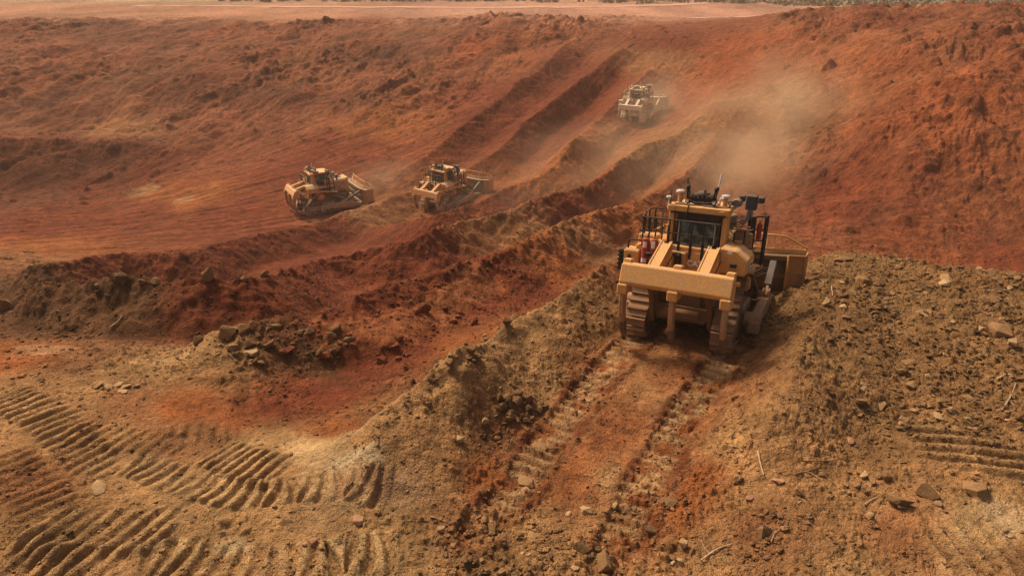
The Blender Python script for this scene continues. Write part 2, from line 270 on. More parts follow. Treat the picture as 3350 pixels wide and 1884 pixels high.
def surface(x, y, full=True):
    """height, soil colour at world points (1-D arrays)"""
    x = np.asarray(x, float).ravel(); y = np.asarray(y, float).ravel()
    r = np.hypot(x, y)
    z = H_large(x, y); zn = zone(x, y); col = zn[:, :3].copy(); rub = zn[:, 3]
    s = x * SD[0] + y * SD[1]; t = x * TD[0] + y * TD[1]
    inpit = sstep(19, 30, y) * (1 - sstep(150, 185, y))
    # undulation
    z += .16 * gnoise(x * .16, y * .16, 1) * sstep(6, 20, r) + .07 * gnoise(x * .5, y * .5, 2) + .045 * fbm(x * 1.3, y * 1.3, 3, 3) * (.4 + rub)
    hill = sstep(75, 100, s) * sstep(-44, -60, t) * (1 - sstep(150, 175, y))        # spoil slope on the far left
    hill = np.maximum(hill, sstep(88, 105, y) * sstep(5, -15, x) * (1 - sstep(150, 175, y)))
    rwall = sstep(4, 14, x - .30 * y + 3) * sstep(40, 56, y) * (1 - sstep(150, 180, y))
    n1 = ridged(t / 12 + .02 * s, s / 46, 11, 3); n2 = fbm(x / 11, y / 11, 15, 3, .5)
    wx_ = x + 2.5 * gnoise(x / 7, y / 7, 17); wy_ = y + 2.5 * gnoise(x / 7, y / 7, 18)
    n3 = ridged((wx_ * .87 - wy_ * .5) / 4.2, (wx_ * .5 + wy_ * .87) / 11, 12, 3); n4 = fbm(wx_ / 2.6, wy_ / 2.6, 16, 3, .6)
    broken = sstep(-.25, .35, fbm(x / 26, y / 26, 19, 2))
    z += hill * (.35 * n1 + 1.25 * n2 + (.62 * n3 + .85 * n4) * (.35 + .65 * broken))
    g1 = fbm(x / 13, y / 17, 21, 3, .45); wx_ = x + 2.2 * gnoise(x / 5, y / 5, 27); wy_ = y + 2.2 * gnoise(x / 5, y / 5, 28)
    g2 = ridged(wx_ / 4.5, wy_ / 10, 25, 3); g3 = fbm(wx_ / 2.2, wy_ / 2.2, 26, 4, .62)
    brk2 = sstep(-.3, .3, fbm(x / 16, y / 16, 29, 2))
    z += rwall * (1.9 * g1 + (.55 * g2 + .58 * g3) * (.4 + .6 * brk2))
    rub = np.maximum(rub, .75 * rwall * brk2); rub = np.maximum(rub, .55 * hill * broken)
    # drag marks of blades and tracks along the slots
    flat = inpit * (1 - hill) * (1 - rwall) * np.clip(1.15 - rub, 0, 1)
    lft = sstep(-38, -50, t) * (1 - sstep(75, 90, s))
    s2 = x * .82 + y * .57; t2 = x * .57 - y * .82
    st = gnoise(t * 1.5, s * .10, 41) * .10 + gnoise(t * 3.7, s * .25, 42) * .05
    st2 = gnoise(t2 * 1.0, s2 * .07, 43) * .22 + gnoise(t2 * 2.6, s2 * .2, 44) * .10
    stm = st * (1 - lft) + st2 * lft
    z += flat * stm
    # crawler prints
    soft = np.ones_like(x)
    for i, d in enumerate(BAND):
        m, off, a, tot = line_field(x, y, d['L'], d['hw'] * 1.3)
        if not len(m): continue
        xm, ym = x[m], y[m]; wob = gnoise(xm * .9, ym * .9, 400 + i); wob2 = gnoise(xm * 5, ym * 5, 430 + i)
        if 'n' in d: ph = (xm * d['n'][0] + ym * d['n'][1]) / d['pitch'] + .16 * wob
        else: ph = a / d['pitch'] + .12 * wob + .22 * (off / d['hw']) ** 2
        ph = ph + .02 * wob2; f = ph - np.floor(ph)
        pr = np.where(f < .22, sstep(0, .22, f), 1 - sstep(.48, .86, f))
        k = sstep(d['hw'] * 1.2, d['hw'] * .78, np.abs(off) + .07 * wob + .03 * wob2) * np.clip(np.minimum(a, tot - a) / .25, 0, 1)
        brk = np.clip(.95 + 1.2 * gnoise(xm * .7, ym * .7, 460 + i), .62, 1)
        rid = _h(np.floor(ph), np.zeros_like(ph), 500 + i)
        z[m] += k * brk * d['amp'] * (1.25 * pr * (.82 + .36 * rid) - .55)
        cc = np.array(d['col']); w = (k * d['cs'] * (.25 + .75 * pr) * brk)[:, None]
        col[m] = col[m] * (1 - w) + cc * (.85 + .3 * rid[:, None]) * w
        dk = (k * .25 * (1 - pr))[:, None]; col[m] = col[m] * (1 - dk) + np.array(OD) * dk  # troughs tinted darker, painting the shade between the ridges
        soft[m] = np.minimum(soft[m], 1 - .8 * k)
    for i, (Lp, hw_, cc) in enumerate(PATCH):
        m, off, a, tot = line_field(x, y, Lp, hw_ * 1.8)
        if not len(m): continue
        w = sstep(1.25, .55, np.abs(off) / hw_ + .7 * fbm(x[m] * 1.4, y[m] * 1.4, 570 + i, 4, .6)) * sstep(-.05, .5, np.minimum(a, tot - a)) * .85
        col[m] = col[m] * (1 - w[:, None]) + np.array(cc) * w[:, None]; rub[m] *= 1 - .7 * w
    lm, lo_, la, lt = line_field(x, y, LANE, 2.9)
    if len(lm):
        wv = .35 * gnoise(x[lm] * .9, y[lm] * .9, 590) + .15 * gnoise(x[lm] * 3, y[lm] * 3, 591)
        k = sstep(2.35, 1.75, np.abs(lo_) + wv) * sstep(0, 2.5, lt - la + 1.2 * wv) * (.55 + .45 * sstep(-.25, .3, fbm(x[lm] * .5, y[lm] * .5, 592, 3)))
        gr = fbm(la * 3.2 + .3 * wv, lo_ * .7, 593, 3, .6)
        z[lm] += k * (.022 * gr) - .05 * k
        cc = np.array((.345, .128, .044)) * (1 + .35 * gr[:, None]); w = (.82 * k)[:, None]
        col[lm] = col[lm] * (1 - w) + cc * w; rub[lm] *= 1 - .6 * k
    for i, d in enumerate(RUT):
        m, off, a, tot = line_field(x, y, d['L'], d['hw'] * 2.4)
        if not len(m): continue
        xm, ym = x[m], y[m]; wob = gnoise(xm * 1.1, ym * 1.1, 600 + i); o = np.abs(off + .16 * wob + .05 * gnoise(xm * 4, ym * 4, 690 + i))
        k = sstep(d['hw'] * 1.15, d['hw'] * .8, o); lip = np.exp(-((o - d['hw'] * 1.25) / .12) ** 2)
        ph = a / .33 + .25 * wob; f = ph - np.floor(ph); pr = sstep(0, .3, f) * (1 - sstep(.4, .95, f))
        brk = np.clip(.6 + 1.6 * gnoise(xm * .8, ym * .8, 640 + i), 0, 1)
        z[m] += -d['amp'] * k + .11 * lip * np.clip(.35 + 1.4 * gnoise(xm * 2.2, ym * 2.2, 620 + i), 0, 1.3) + k * .11 * pr * np.maximum(brk, .45)
        pat = gnoise(xm * 1.6, ym * 1.6, 660 + i)
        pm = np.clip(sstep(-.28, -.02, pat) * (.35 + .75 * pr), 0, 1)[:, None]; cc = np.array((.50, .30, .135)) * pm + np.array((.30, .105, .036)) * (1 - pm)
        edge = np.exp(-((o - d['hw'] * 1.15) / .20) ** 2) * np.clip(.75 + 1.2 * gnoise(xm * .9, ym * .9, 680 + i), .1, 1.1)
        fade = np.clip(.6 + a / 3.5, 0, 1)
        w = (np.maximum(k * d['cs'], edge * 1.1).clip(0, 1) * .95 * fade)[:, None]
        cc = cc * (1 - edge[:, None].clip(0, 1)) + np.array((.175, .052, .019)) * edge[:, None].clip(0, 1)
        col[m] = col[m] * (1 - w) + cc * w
        rub[m] = np.maximum(rub[m], k * d['clod'] * .8)
    # lumps of dug earth, three sizes
    near = 1 - sstep(60, 90, y)
    var = np.zeros_like(x)
    rubn = np.clip(rub * (1 + 1.1 * fbm(x * .45, y * .45, 51, 3)), 0, 1.4) * soft
    for size, seed, amp, fill, lo, hi in ((.13, 700, .70, .9, 0, 40), (.24, 705, .62, .8, 0, 60), (.5, 710, .42, .6, 0, 100), (1.0, 720, .30, .5, 14, 180), (2.4, 730, .30, .5, 50, 190)):
        m = np.where((r > lo) & (r < hi) & (rubn > .12))[0]
        if not len(m): continue
        h, cid = clods(x[m] + .15 * size * gnoise(x[m] / size * 1.7, y[m] / size * 1.7, seed + 5), y[m], size, seed, fill)
        kk = sstep(.12, .75, rubn[m]) * (.72 + .42 * rubn[m]) * (sstep(lo, lo + 8, r[m]) if lo else 1)
        z[m] += h * size * amp * kk * (1 + .7 * sstep(45, 70, r[m]) * (size > .9))
        on = (h > .02) * kk
        var[m] += on * (cid - .45) * (1.0 if size < .5 else .7)
    z += .018 * fbm(x * 6, y * 6, 61, 3, .6) * (.5 + rub) * (1 - sstep(30, 60, r)) + .05 * fbm(x * 1.8, y * 1.8, 64, 3, .6) * inpit * (.35 + rub)
    # colour: mottling, patches, drag streaks
    v = 1 + .16 * fbm(x * .35, y * .35, 81, 4, .6) + .20 * fbm(x * 2.2, y * 2.2, 85, 3, .6) + .35 * var + flat * 2.6 * stm
    col *= np.clip(v, .45, 1.7)[:, None]
    col = col * .90
    pt = fbm((x * .87 - y * .5) / 5, (x * .5 + y * .87) / 13, 97, 4, .6)
    col *= (1 + np.clip(hill * .75 * pt + rwall * .45 * pt, -.45, .5))[:, None]
    far_ = (hill + rwall).clip(0, 1) * np.clip(.5 + 1.6 * fbm(x / 14, y / 20, 98, 4, .6), 0, 1) * .42
    col = col * (1 - far_[:, None]) + np.array((.25, .105, .046)) * far_[:, None]
    pl_ = sstep(150, 185, y); z += pl_ * .35 * fbm(x / 18, y / 18, 99, 3); col *= (1 + pl_ * np.clip(.5 * fbm(x / 22, y / 70, 100, 4, .6), -.35, .3))[:, None]
    warm = np.clip(.5 * fbm(x * .22, y * .22, 91, 3) , -.3, .3)
    col *= 1 + np.stack([.05 * warm, .22 * warm, .30 * warm], 1)
    plain = sstep(175, 215, y + 8 * gnoise(x / 30, y / 30, 95)) 
    return z, col, plain

# ------------------------------------------------------------------ the ground as one sheet
NK = int(1560 * Q); NR = int(1640 * Q)
ks = np.concatenate([np.linspace(-1.35, -.80, int(NK * .06), endpoint=False), np.linspace(-.80, .80, int(NK * .88), endpoint=False), np.linspace(.80, 1.35, int(NK * .06))])
ys = np.concatenate([np.geomspace(9.2, 14.5, int(NR * .10), endpoint=False), np.geomspace(14.5, 185, int(NR * .80), endpoint=False), np.geomspace(185, 3200, int(NR * .10))]) - 6.2
NK = len(ks); NR = len(ys)
KX, YY = np.meshgrid(ks, ys); XX = KX * (YY + 7.0)
z, col, plain = surface(XX, YY)
zz = z.reshape(NR, NK)
me = bpy.data.meshes.new('ground')
nv = NR * NK; me.vertices.add(nv)
me.vertices.foreach_set('co', np.column_stack([XX.ravel(), YY.ravel(), z]).astype(np.float32).ravel())
idx = np.arange(nv).reshape(NR, NK)
quad = np.stack([idx[:-1, :-1], idx[:-1, 1:], idx[1:, 1:], idx[1:, :-1]], -1).reshape(-1, 4)
nf = len(quad); me.loops.add(nf * 4); me.polygons.add(nf)
me.loops.foreach_set('vertex_index', quad.ravel().astype(np.int32))
me.polygons.foreach_set('loop_start', (np.arange(nf) * 4).astype(np.int32))
me.update(calc_edges=True)
me.polygons.foreach_set('use_smooth', np.ones(nf, bool))
ca = me.color_attributes.new('soil', 'FLOAT_COLOR', 'POINT')
ca.data.foreach_set('color', np.column_stack([col.clip(0, 1), np.ones(nv)]).astype(np.float32).ravel())
ground = bpy.data.objects.new('ground', me); COL.objects.link(ground); ground['kind'] = 'structure'
del XX, YY, KX

def ground_z(x, y):                              # height on the built sheet
    x = np.atleast_1d(np.asarray(x, float)); y = np.atleast_1d(np.asarray(y, float))
    k = x / (y + 7.0)
    fi = np.interp(y, ys, np.arange(NR)); fk = np.interp(k, ks, np.arange(NK))
    i = np.clip(fi.astype(int), 0, NR - 2); j = np.clip(fk.astype(int), 0, NK - 2); a = fi - i; b = fk - j
    return (zz[i, j] * (1 - b) + zz[i, j + 1] * b) * (1 - a) + (zz[i + 1, j] * (1 - b) + zz[i + 1, j + 1] * b) * a
def on_ground(uv): return hit(uv, lambda a, b: ground_z(a.ravel(), b.ravel()).reshape(a.shape))

# ------------------------------------------------------------------ materials
def new_mat(name):
    m = bpy.data.materials.new(name); m.use_nodes = True; nt = m.node_tree
    b = nt.nodes['Principled BSDF']; b.inputs['Specular IOR Level'].default_value = .25
    return m, nt, b
def N(nt, kind, **kw):
    n = nt.nodes.new(kind)
    for k, v in kw.items():
        if hasattr(n, k): setattr(n, k, v)
        else: n.inputs[k.replace('_', ' ')].default_value = v
    return n
def mixc(nt, f, a, b, mode='MIX'):
    n = nt.nodes.new('ShaderNodeMix'); n.data_type = 'RGBA'; n.blend_type = mode
    for i, v in ((0, f), (6, a), (7, b)):
        if isinstance(v, (int, float)): n.inputs[i].default_value = v
        elif isinstance(v, tuple): n.inputs[i].default_value = (*v, 1)
        else: nt.links.new(v, n.inputs[i])
    return n.outputs[2]
def ramp(nt, src, a, b, va=0.0, vb=1.0):
    n = nt.nodes.new('ShaderNodeMapRange'); n.inputs[1].default_value = a; n.inputs[2].default_value = b; n.inputs[3].default_value = va; n.inputs[4].default_value = vb
    nt.links.new(src, n.inputs[0]); return n.outputs[0]

def soil_material():
    m, nt, b = new_mat('soil'); L = nt.links.new
    at = N(nt, 'ShaderNodeAttribute', attribute_name='soil'); geo = N(nt, 'ShaderNodeNewGeometry')
    n1 = N(nt, 'ShaderNodeTexNoise', Scale=9.0, Detail=6.0, Roughness=.7); L(geo.outputs['Position'], n1.inputs['Vector'])
    n2 = N(nt, 'ShaderNodeTexNoise', Scale=1.3, Detail=5.0, Roughness=.65); L(geo.outputs['Position'], n2.inputs['Vector'])
    v = ramp(nt, n1.outputs['Fac'], .25, .75, .68, 1.30)
    v2 = ramp(nt, n2.outputs['Fac'], .3, .7, .70, 1.32)
    n6 = N(nt, 'ShaderNodeTexNoise', Scale=.42, Detail=6.0, Roughness=.75); L(geo.outputs['Position'], n6.inputs['Vector'])
    v3 = ramp(nt, n6.outputs['Fac'], .3, .7, .74, 1.28)
    m0 = N(nt, 'ShaderNodeMath', operation='MULTIPLY'); L(v, m0.inputs[0]); L(v3, m0.inputs[1])
    mm = N(nt, 'ShaderNodeMath', operation='MULTIPLY'); L(m0.outputs[0], mm.inputs[0]); L(v2, mm.inputs[1])
    vm = N(nt, 'ShaderNodeVectorMath', operation='SCALE'); L(at.outputs['Color'], vm.inputs[0]); L(mm.outputs[0], vm.inputs['Scale'])
    L(vm.outputs[0], b.inputs['Base Color']); b.inputs['Roughness'].default_value = 1.0; b.inputs['Specular IOR Level'].default_value = .135
    n3 = N(nt, 'ShaderNodeTexNoise', Scale=14.0, Detail=5.0, Roughness=.75); L(geo.outputs['Position'], n3.inputs['Vector'])
    bp = N(nt, 'ShaderNodeBump', Strength=.9, Distance=.05); L(n3.outputs['Fac'], bp.inputs['Height'])
    n4 = N(nt, 'ShaderNodeTexNoise', Scale=2.2, Detail=6.0, Roughness=.7); L(geo.outputs['Position'], n4.inputs['Vector'])
    bp2 = N(nt, 'ShaderNodeBump', Strength=.7, Distance=.16); L(n4.outputs['Fac'], bp2.inputs['Height']); L(bp.outputs[0], bp2.inputs['Normal'])
    n5 = N(nt, 'ShaderNodeTexNoise', Scale=.55, Detail=7.0, Roughness=.72); L(geo.outputs['Position'], n5.inputs['Vector'])
    bp3 = N(nt, 'ShaderNodeBump', Strength=.75, Distance=.55); L(n5.outputs['Fac'], bp3.inputs['Height']); L(bp2.outputs[0], bp3.inputs['Normal'])
    L(bp3.outputs[0], b.inputs['Normal'])
    return m
M = {}
M['soil'] = soil_material(); me.materials.append(M['soil'])

# ------------------------------------------------------------------ light: hazy sun from the far left, pale sky
SUN_AZ, SUN_EL = rad(-42), rad(50)               # azimuth from the view direction, towards the left
w = bpy.data.worlds.new('World'); sc.world = w; w.use_nodes = True; wt = w.node_tree
sky = wt.nodes.new('ShaderNodeTexSky'); sky.sky_type = 'NISHITA'; sky.sun_disc = False
sky.sun_elevation = SUN_EL; sky.sun_rotation = SUN_AZ; sky.dust_density = 7.0; sky.air_density = .7; sky.ozone_density = .4
bg = wt.nodes['Background']; bg.inputs['Strength'].default_value = .135
wm = wt.nodes.new('ShaderNodeMix'); wm.data_type = 'RGBA'; wm.blend_type = 'MULTIPLY'; wm.inputs[0].default_value = 1; wm.inputs[7].default_value = (1, .88, .74, 1)
wt.links.new(sky.outputs[0], wm.inputs[6]); wt.links.new(wm.outputs[2], bg.inputs['Color'])   # dusty air
ld = bpy.data.lights.new('sun', 'SUN'); ld.energy = 3.5; ld.angle = rad(9); ld.color = (1, .86, .68)
sun = bpy.data.objects.new('sun', ld); COL.objects.link(sun)
sdir = Vector((math.sin(SUN_AZ) * math.cos(SUN_EL), math.cos(SUN_AZ) * math.cos(SUN_EL), math.sin(SUN_EL)))
sun.rotation_euler = sdir.to_track_quat('Z', 'Y').to_euler(); sun.location = sdir * 200
sc.view_settings.view_transform = 'Standard'; sc.view_settings.look = 'None'; sc.view_settings.exposure = .03; sc.view_settings.gamma = 1
sc.cycles.max_bounces = 4; sc.cycles.diffuse_bounces = 3; sc.cycles.use_denoising = True; sc.cycles.use_adaptive_sampling = False; sc.cycles.denoising_prefilter = 'NONE'
# ------------------------------------------------------------------ machine materials
def paint(name, c, dirt=(.34, .19, .095), lo=.2, hi=.75, rough=.55, base_dirt=.25, amt=1.0):
    m, nt, b = new_mat(name); L = nt.links.new
    geo = N(nt, 'ShaderNodeNewGeometry'); tc = N(nt, 'ShaderNodeTexCoord'); oi = N(nt, 'ShaderNodeObjectInfo')
    n1 = N(nt, 'ShaderNodeTexNoise', Scale=2.6, Detail=7.0, Roughness=.68); L(tc.outputs['Object'], n1.inputs['Vector'])
    n2 = N(nt, 'ShaderNodeTexNoise', Scale=16.0, Detail=4.0, Roughness=.7); L(tc.outputs['Object'], n2.inputs['Vector'])
    sp = N(nt, 'ShaderNodeSeparateXYZ'); L(geo.outputs['Normal'], sp.inputs[0])
    up = ramp(nt, sp.outputs['Z'], .15, .9, 0, .55 * amt)                       # dust settles on what faces up
    so = N(nt, 'ShaderNodeSeparateColor'); L(oi.outputs['Color'], so.inputs[0])
    zc = N(nt, 'ShaderNodeSeparateXYZ'); L(tc.outputs['Object'], zc.inputs[0])
    low = ramp(nt, zc.outputs['Z'], 1.7, .5, 0, .75 * amt)                      # mud thrown on the lower works
    a1 = N(nt, 'ShaderNodeMath', operation='ADD'); L(up, a1.inputs[0]); L(low, a1.inputs[1])
    a2 = N(nt, 'ShaderNodeMath', operation='ADD'); L(a1.outputs[0], a2.inputs[0]); L(so.outputs[0], a2.inputs[1])
    nz = ramp(nt, n1.outputs['Fac'], lo, hi, .25, 1.35)
    mu = N(nt, 'ShaderNodeMath', operation='MULTIPLY'); L(a2.outputs[0], mu.inputs[0]); L(nz, mu.inputs[1])
    a3 = N(nt, 'ShaderNodeMath', operation='ADD', use_clamp=True); L(mu.outputs[0], a3.inputs[0])
    bd = ramp(nt, n1.outputs['Fac'], .4, .68, 0, base_dirt); L(bd, a3.inputs[1])
    var = ramp(nt, n2.outputs['Fac'], .3, .7, .82, 1.14)
    dcol = mixc(nt, so.outputs[1], dirt, (.74, .60, .42))
    cc = mixc(nt, a3.outputs[0], c, dcol)
    vm = N(nt, 'ShaderNodeVectorMath', operation='SCALE'); L(cc, vm.inputs[0]); L(var, vm.inputs['Scale'])
    L(vm.outputs[0], b.inputs['Base Color'])
    rr = ramp(nt, a3.outputs[0], 0, .6, rough, .95); L(rr, b.inputs['Roughness'])
    bp = N(nt, 'ShaderNodeBump', Strength=.25, Distance=.01); L(n2.outputs['Fac'], bp.inputs['Height']); L(bp.outputs[0], b.inputs['Normal'])
    return m
M['yellow'] = paint('yellow_paint', (.70, .335, .085), dirt=(.54, .325, .165), base_dirt=.5)
M['worn'] = paint('worn_yellow', (.46, .25, .10), dirt=(.38, .21, .11), base_dirt=.6)
M['earth_shade'] = paint('earth_shade_paint', (.17, .095, .045), dirt=(.20, .105, .05), base_dirt=.6)  # dirt brown on the blade; painted shade on hull and linkage
M['ochre'] = paint('ochre_paint', (.46, .205, .05), dirt=(.30, .165, .08), base_dirt=.5, amt=.6)
M['track'] = paint('track_steel', (.17, .10, .055), dirt=(.29, .155, .078), base_dirt=1.0, lo=.3, hi=.7, rough=.7)
M['black'] = paint('black_paint', (.016, .016, .016), base_dirt=.05, amt=.45)
M['dark'] = paint('dark_steel', (.04, .037, .034), base_dirt=.2, amt=.5)
M['slate'] = paint('slate_paint', (.055, .062, .066), base_dirt=.12, amt=.35)
M['grey'] = paint('grey_steel', (.16, .16, .15), base_dirt=.3)
M['silver'] = paint('bare_metal', (.45, .43, .40), base_dirt=.2)
M['red'] = paint('red_bottle', (.38, .045, .03), base_dirt=.18)
M['white'] = paint('white_plastic', (.72, .70, .66), base_dirt=.1)
M['ink'] = paint('black_ink', (.03, .03, .03), base_dirt=.1)
M['letter'] = paint('letter_white', (.80, .78, .72), base_dirt=.05)
def glass():
    m, nt, b = new_mat('cab_glass'); L = nt.links.new
    tc = N(nt, 'ShaderNodeTexCoord'); n1 = N(nt, 'ShaderNodeTexNoise', Scale=3.2, Detail=5.0, Roughness=.6); L(tc.outputs['Object'], n1.inputs['Vector'])
    f = ramp(nt, n1.outputs['Fac'], .42, .66, 0, 1)
    L(mixc(nt, f, (.03, .042, .038), (.19, .235, .20)), b.inputs['Base Color'])  # pale green-grey blotches paint reflections into the glass colour
    b.inputs['Roughness'].default_value = .12; b.inputs['Specular IOR Level'].default_value = .6
    return m
M['glass'] = glass()
def lens():
    m, nt, b = new_mat('lamp_lens'); b.inputs['Base Color'].default_value = (.8, .76, .66, 1); b.inputs['Roughness'].default_value = .15; return m
M['lens'] = lens()
def rockmat(name, a, b_):
    m, nt, b = new_mat(name); L = nt.links.new
    tc = N(nt, 'ShaderNodeTexCoord'); oi = N(nt, 'ShaderNodeObjectInfo'); geo = N(nt, 'ShaderNodeNewGeometry')
    n1 = N(nt, 'ShaderNodeTexNoise', Scale=5.0, Detail=8.0, Roughness=.7); L(geo.outputs['Position'], n1.inputs['Vector'])
    ad = N(nt, 'ShaderNodeMath', operation='ADD'); L(n1.outputs['Fac'], ad.inputs[0])
    rr = ramp(nt, oi.outputs['Random'], 0, 1, -.2, .2); L(rr, ad.inputs[1])
    L(mixc(nt, ramp(nt, ad.outputs[0], .25, .75), a, b_), b.inputs['Base Color']); b.inputs['Roughness'].default_value = 1; b.inputs['Specular IOR Level'].default_value = .1
    n2 = N(nt, 'ShaderNodeTexNoise', Scale=18.0, Detail=6.0, Roughness=.7); L(geo.outputs['Position'], n2.inputs['Vector'])
    bp = N(nt, 'ShaderNodeBump', Strength=.7, Distance=.04); L(n2.outputs['Fac'], bp.inputs['Height']); L(bp.outputs[0], b.inputs['Normal'])
    return m
M['rock_olive'] = rockmat('olive_rock', (.17, .095, .042), (.30, .168, .075))
M['rock_brown'] = rockmat('brown_rock', (.115, .060, .028), (.235, .125, .056))
M['rock_pale'] = rockmat('pale_rock', (.28, .165, .075), (.44, .28, .14))
M['rock_red'] = rockmat('red_rock', (.13, .040, .019), (.23, .072, .031))
M['rock_pink'] = rockmat('pink_rock', (.34, .17, .09), (.46, .25, .145))
M['wood'] = rockmat('dry_wood', (.30, .19, .10), (.55, .39, .24))
M['wood_dark'] = rockmat('dark_wood', (.09, .055, .03), (.24, .15, .085))

# ------------------------------------------------------------------ mesh builder
class MB:
    def __init__(s): s.bm = bmesh.new()
    def _xf(s, vs, mat): bmesh.ops.transform(s.bm, matrix=mat, verts=vs)
    def box(s, x0, x1, y0, y1, z0, z1, bev=.02, rot=None, piv=None):
        r = bmesh.ops.create_cube(s.bm, size=1); vs = r['verts']
        s._xf(vs, Matrix.Translation(((x0 + x1) / 2, (y0 + y1) / 2, (z0 + z1) / 2)) @ Matrix.Diagonal((abs(x1 - x0), abs(y1 - y0), abs(z1 - z0), 1)))
        vs = s._bev(vs, bev)
        if rot is not None:
            p = Vector(piv) if piv else Vector(((x0 + x1) / 2, (y0 + y1) / 2, (z0 + z1) / 2))
            s._xf(vs, Matrix.Translation(p) @ rot.to_4x4() @ Matrix.Translation(-p))
        return s
    def _bev(s, vs, bev):
        if bev <= 0: return vs
        es = list({e for v in vs for e in v.link_edges})
        mn = min(e.calc_length() for e in es)
        if mn < bev * 2.2: bev = mn * .3
        k = set(s.bm.verts) - set(vs)
        bmesh.ops.bevel(s.bm, geom=es, offset=bev, segments=1, affect='EDGES', profile=.5)
        return [v for v in s.bm.verts if v not in k]
    def prism(s, prof, a, b, axis='x', bev=.015):       # closed profile extruded along an axis
        def P(u, v, t): return {'x': (t, u, v), 'y': (u, t, v), 'z': (u, v, t)}[axis]
        va = [s.bm.verts.new(P(u, v, a)) for u, v in prof]; vb = [s.bm.verts.new(P(u, v, b)) for u, v in prof]
        fs = [s.bm.faces.new(va), s.bm.faces.new(vb[::-1])]; n = len(prof)
        for i in range(n): fs.append(s.bm.faces.new((va[i], vb[i], vb[(i + 1) % n], va[(i + 1) % n])))
        bmesh.ops.recalc_face_normals(s.bm, faces=fs)
        s._bev(va + vb, bev); return s
    def bar(s, p, q, w, h=None, bev=.01, up=(0, 0, 1)):  # rectangular bar between two points
        p = Vector(p); q = Vector(q); d = q - p; L = d.length; h = h or w
        k = d.normalized(); u = Vector(up)
        if abs(k.dot(u)) > .98: u = Vector((0, 1, 0))
        sx = k.cross(u).normalized(); sz = sx.cross(k).normalized()
        r = bmesh.ops.create_cube(s.bm, size=1); vs = r['verts']
        s._xf(vs, Matrix.Diagonal((w, L, h, 1))); vs = s._bev(vs, bev)
        R3 = Matrix((sx, k, sz)).transposed().to_4x4()
        s._xf(vs, Matrix.Translation((p + q) / 2) @ R3); return s
    def cyl(s, p, q, r, r2=None, n=16, cap=True):
        p = Vector(p); q = Vector(q); d = q - p
        rr = bmesh.ops.create_cone(s.bm, cap_ends=cap, segments=n, radius1=r, radius2=r if r2 is None else r2, depth=d.length)
        s._xf(rr['verts'], Matrix.Translation((p + q) / 2) @ d.to_track_quat('Z', 'Y').to_matrix().to_4x4()); return s
    def tube(s, pts, r, n=8, closed=False):              # round pipe through points
        pts = [Vector(p) for p in pts]; rings = []; N_ = len(pts)
        for i, p in enumerate(pts):
            a = pts[(i - 1) % N_] if closed else pts[max(i - 1, 0)]; b = pts[(i + 1) % N_] if closed else pts[min(i + 1, N_ - 1)]
            d = (b - a).normalized(); u = Vector((0, 0, 1)) if abs(d.z) < .9 else Vector((1, 0, 0))
            if rings: u = prev
            sx = d.cross(u).normalized(); sz = sx.cross(d).normalized(); prev = sz
            rad_ = r[i] if isinstance(r, (list, tuple)) else r
            rings.append([s.bm.verts.new(p + sx * (rad_ * math.cos(2 * math.pi * k / n)) + sz * (rad_ * math.sin(2 * math.pi * k / n))) for k in range(n)])
        m = len(rings)
        for i in range(m if closed else m - 1):
            A = rings[i]; B = rings[(i + 1) % m]
            for k in range(n): s.bm.faces.new((A[k], A[(k + 1) % n], B[(k + 1) % n], B[k]))
        if not closed:
            s.bm.faces.new(rings[0][::-1]); s.bm.faces.new(rings[-1])
        return s
    def ball(s, c, r, sz=1.0, u=14, v=8):
        rr = bmesh.ops.create_uvsphere(s.bm, u_segments=u, v_segments=v, radius=r)
        s._xf(rr['verts'], Matrix.Translation(c) @ Matrix.Diagonal((1, 1, sz, 1))); return s
    def ring(s, c, r_out, r_in, x0, x1, n=24):           # flat ring around the x axis
        pr = []
        for x, r in ((x0, r_in), (x0, r_out), (x1, r_out), (x1, r_in)):
            pr.append([s.bm.verts.new((x, c[0] + r * math.cos(2 * math.pi * k / n), c[1] + r * math.sin(2 * math.pi * k / n))) for k in range(n)])
        for i in range(4):
            A = pr[i]; B = pr[(i + 1) % 4]
            for k in range(n): s.bm.faces.new((A[k], B[k], B[(k + 1) % n], A[(k + 1) % n]))
        return s
    def build(s, name, mat, parent=None, smooth=False):
        bmesh.ops.recalc_face_normals(s.bm, faces=s.bm.faces)
        m = bpy.data.meshes.new(name); s.bm.to_mesh(m); s.bm.free(); m.materials.append(M[mat])
        if smooth: m.polygons.foreach_set('use_smooth', np.ones(len(m.polygons), bool))
        o = bpy.data.objects.new(name, m); COL.objects.link(o)
        o.color = (0, 0, 0, 1)
        if parent: o.parent = parent
        return o
def tag(o, label=None, cat=None, group=None, kind=None):
    if label: o['label'] = label
    if cat: o['category'] = cat
    if group: o['group'] = group
    if kind: o['kind'] = kind
    return o
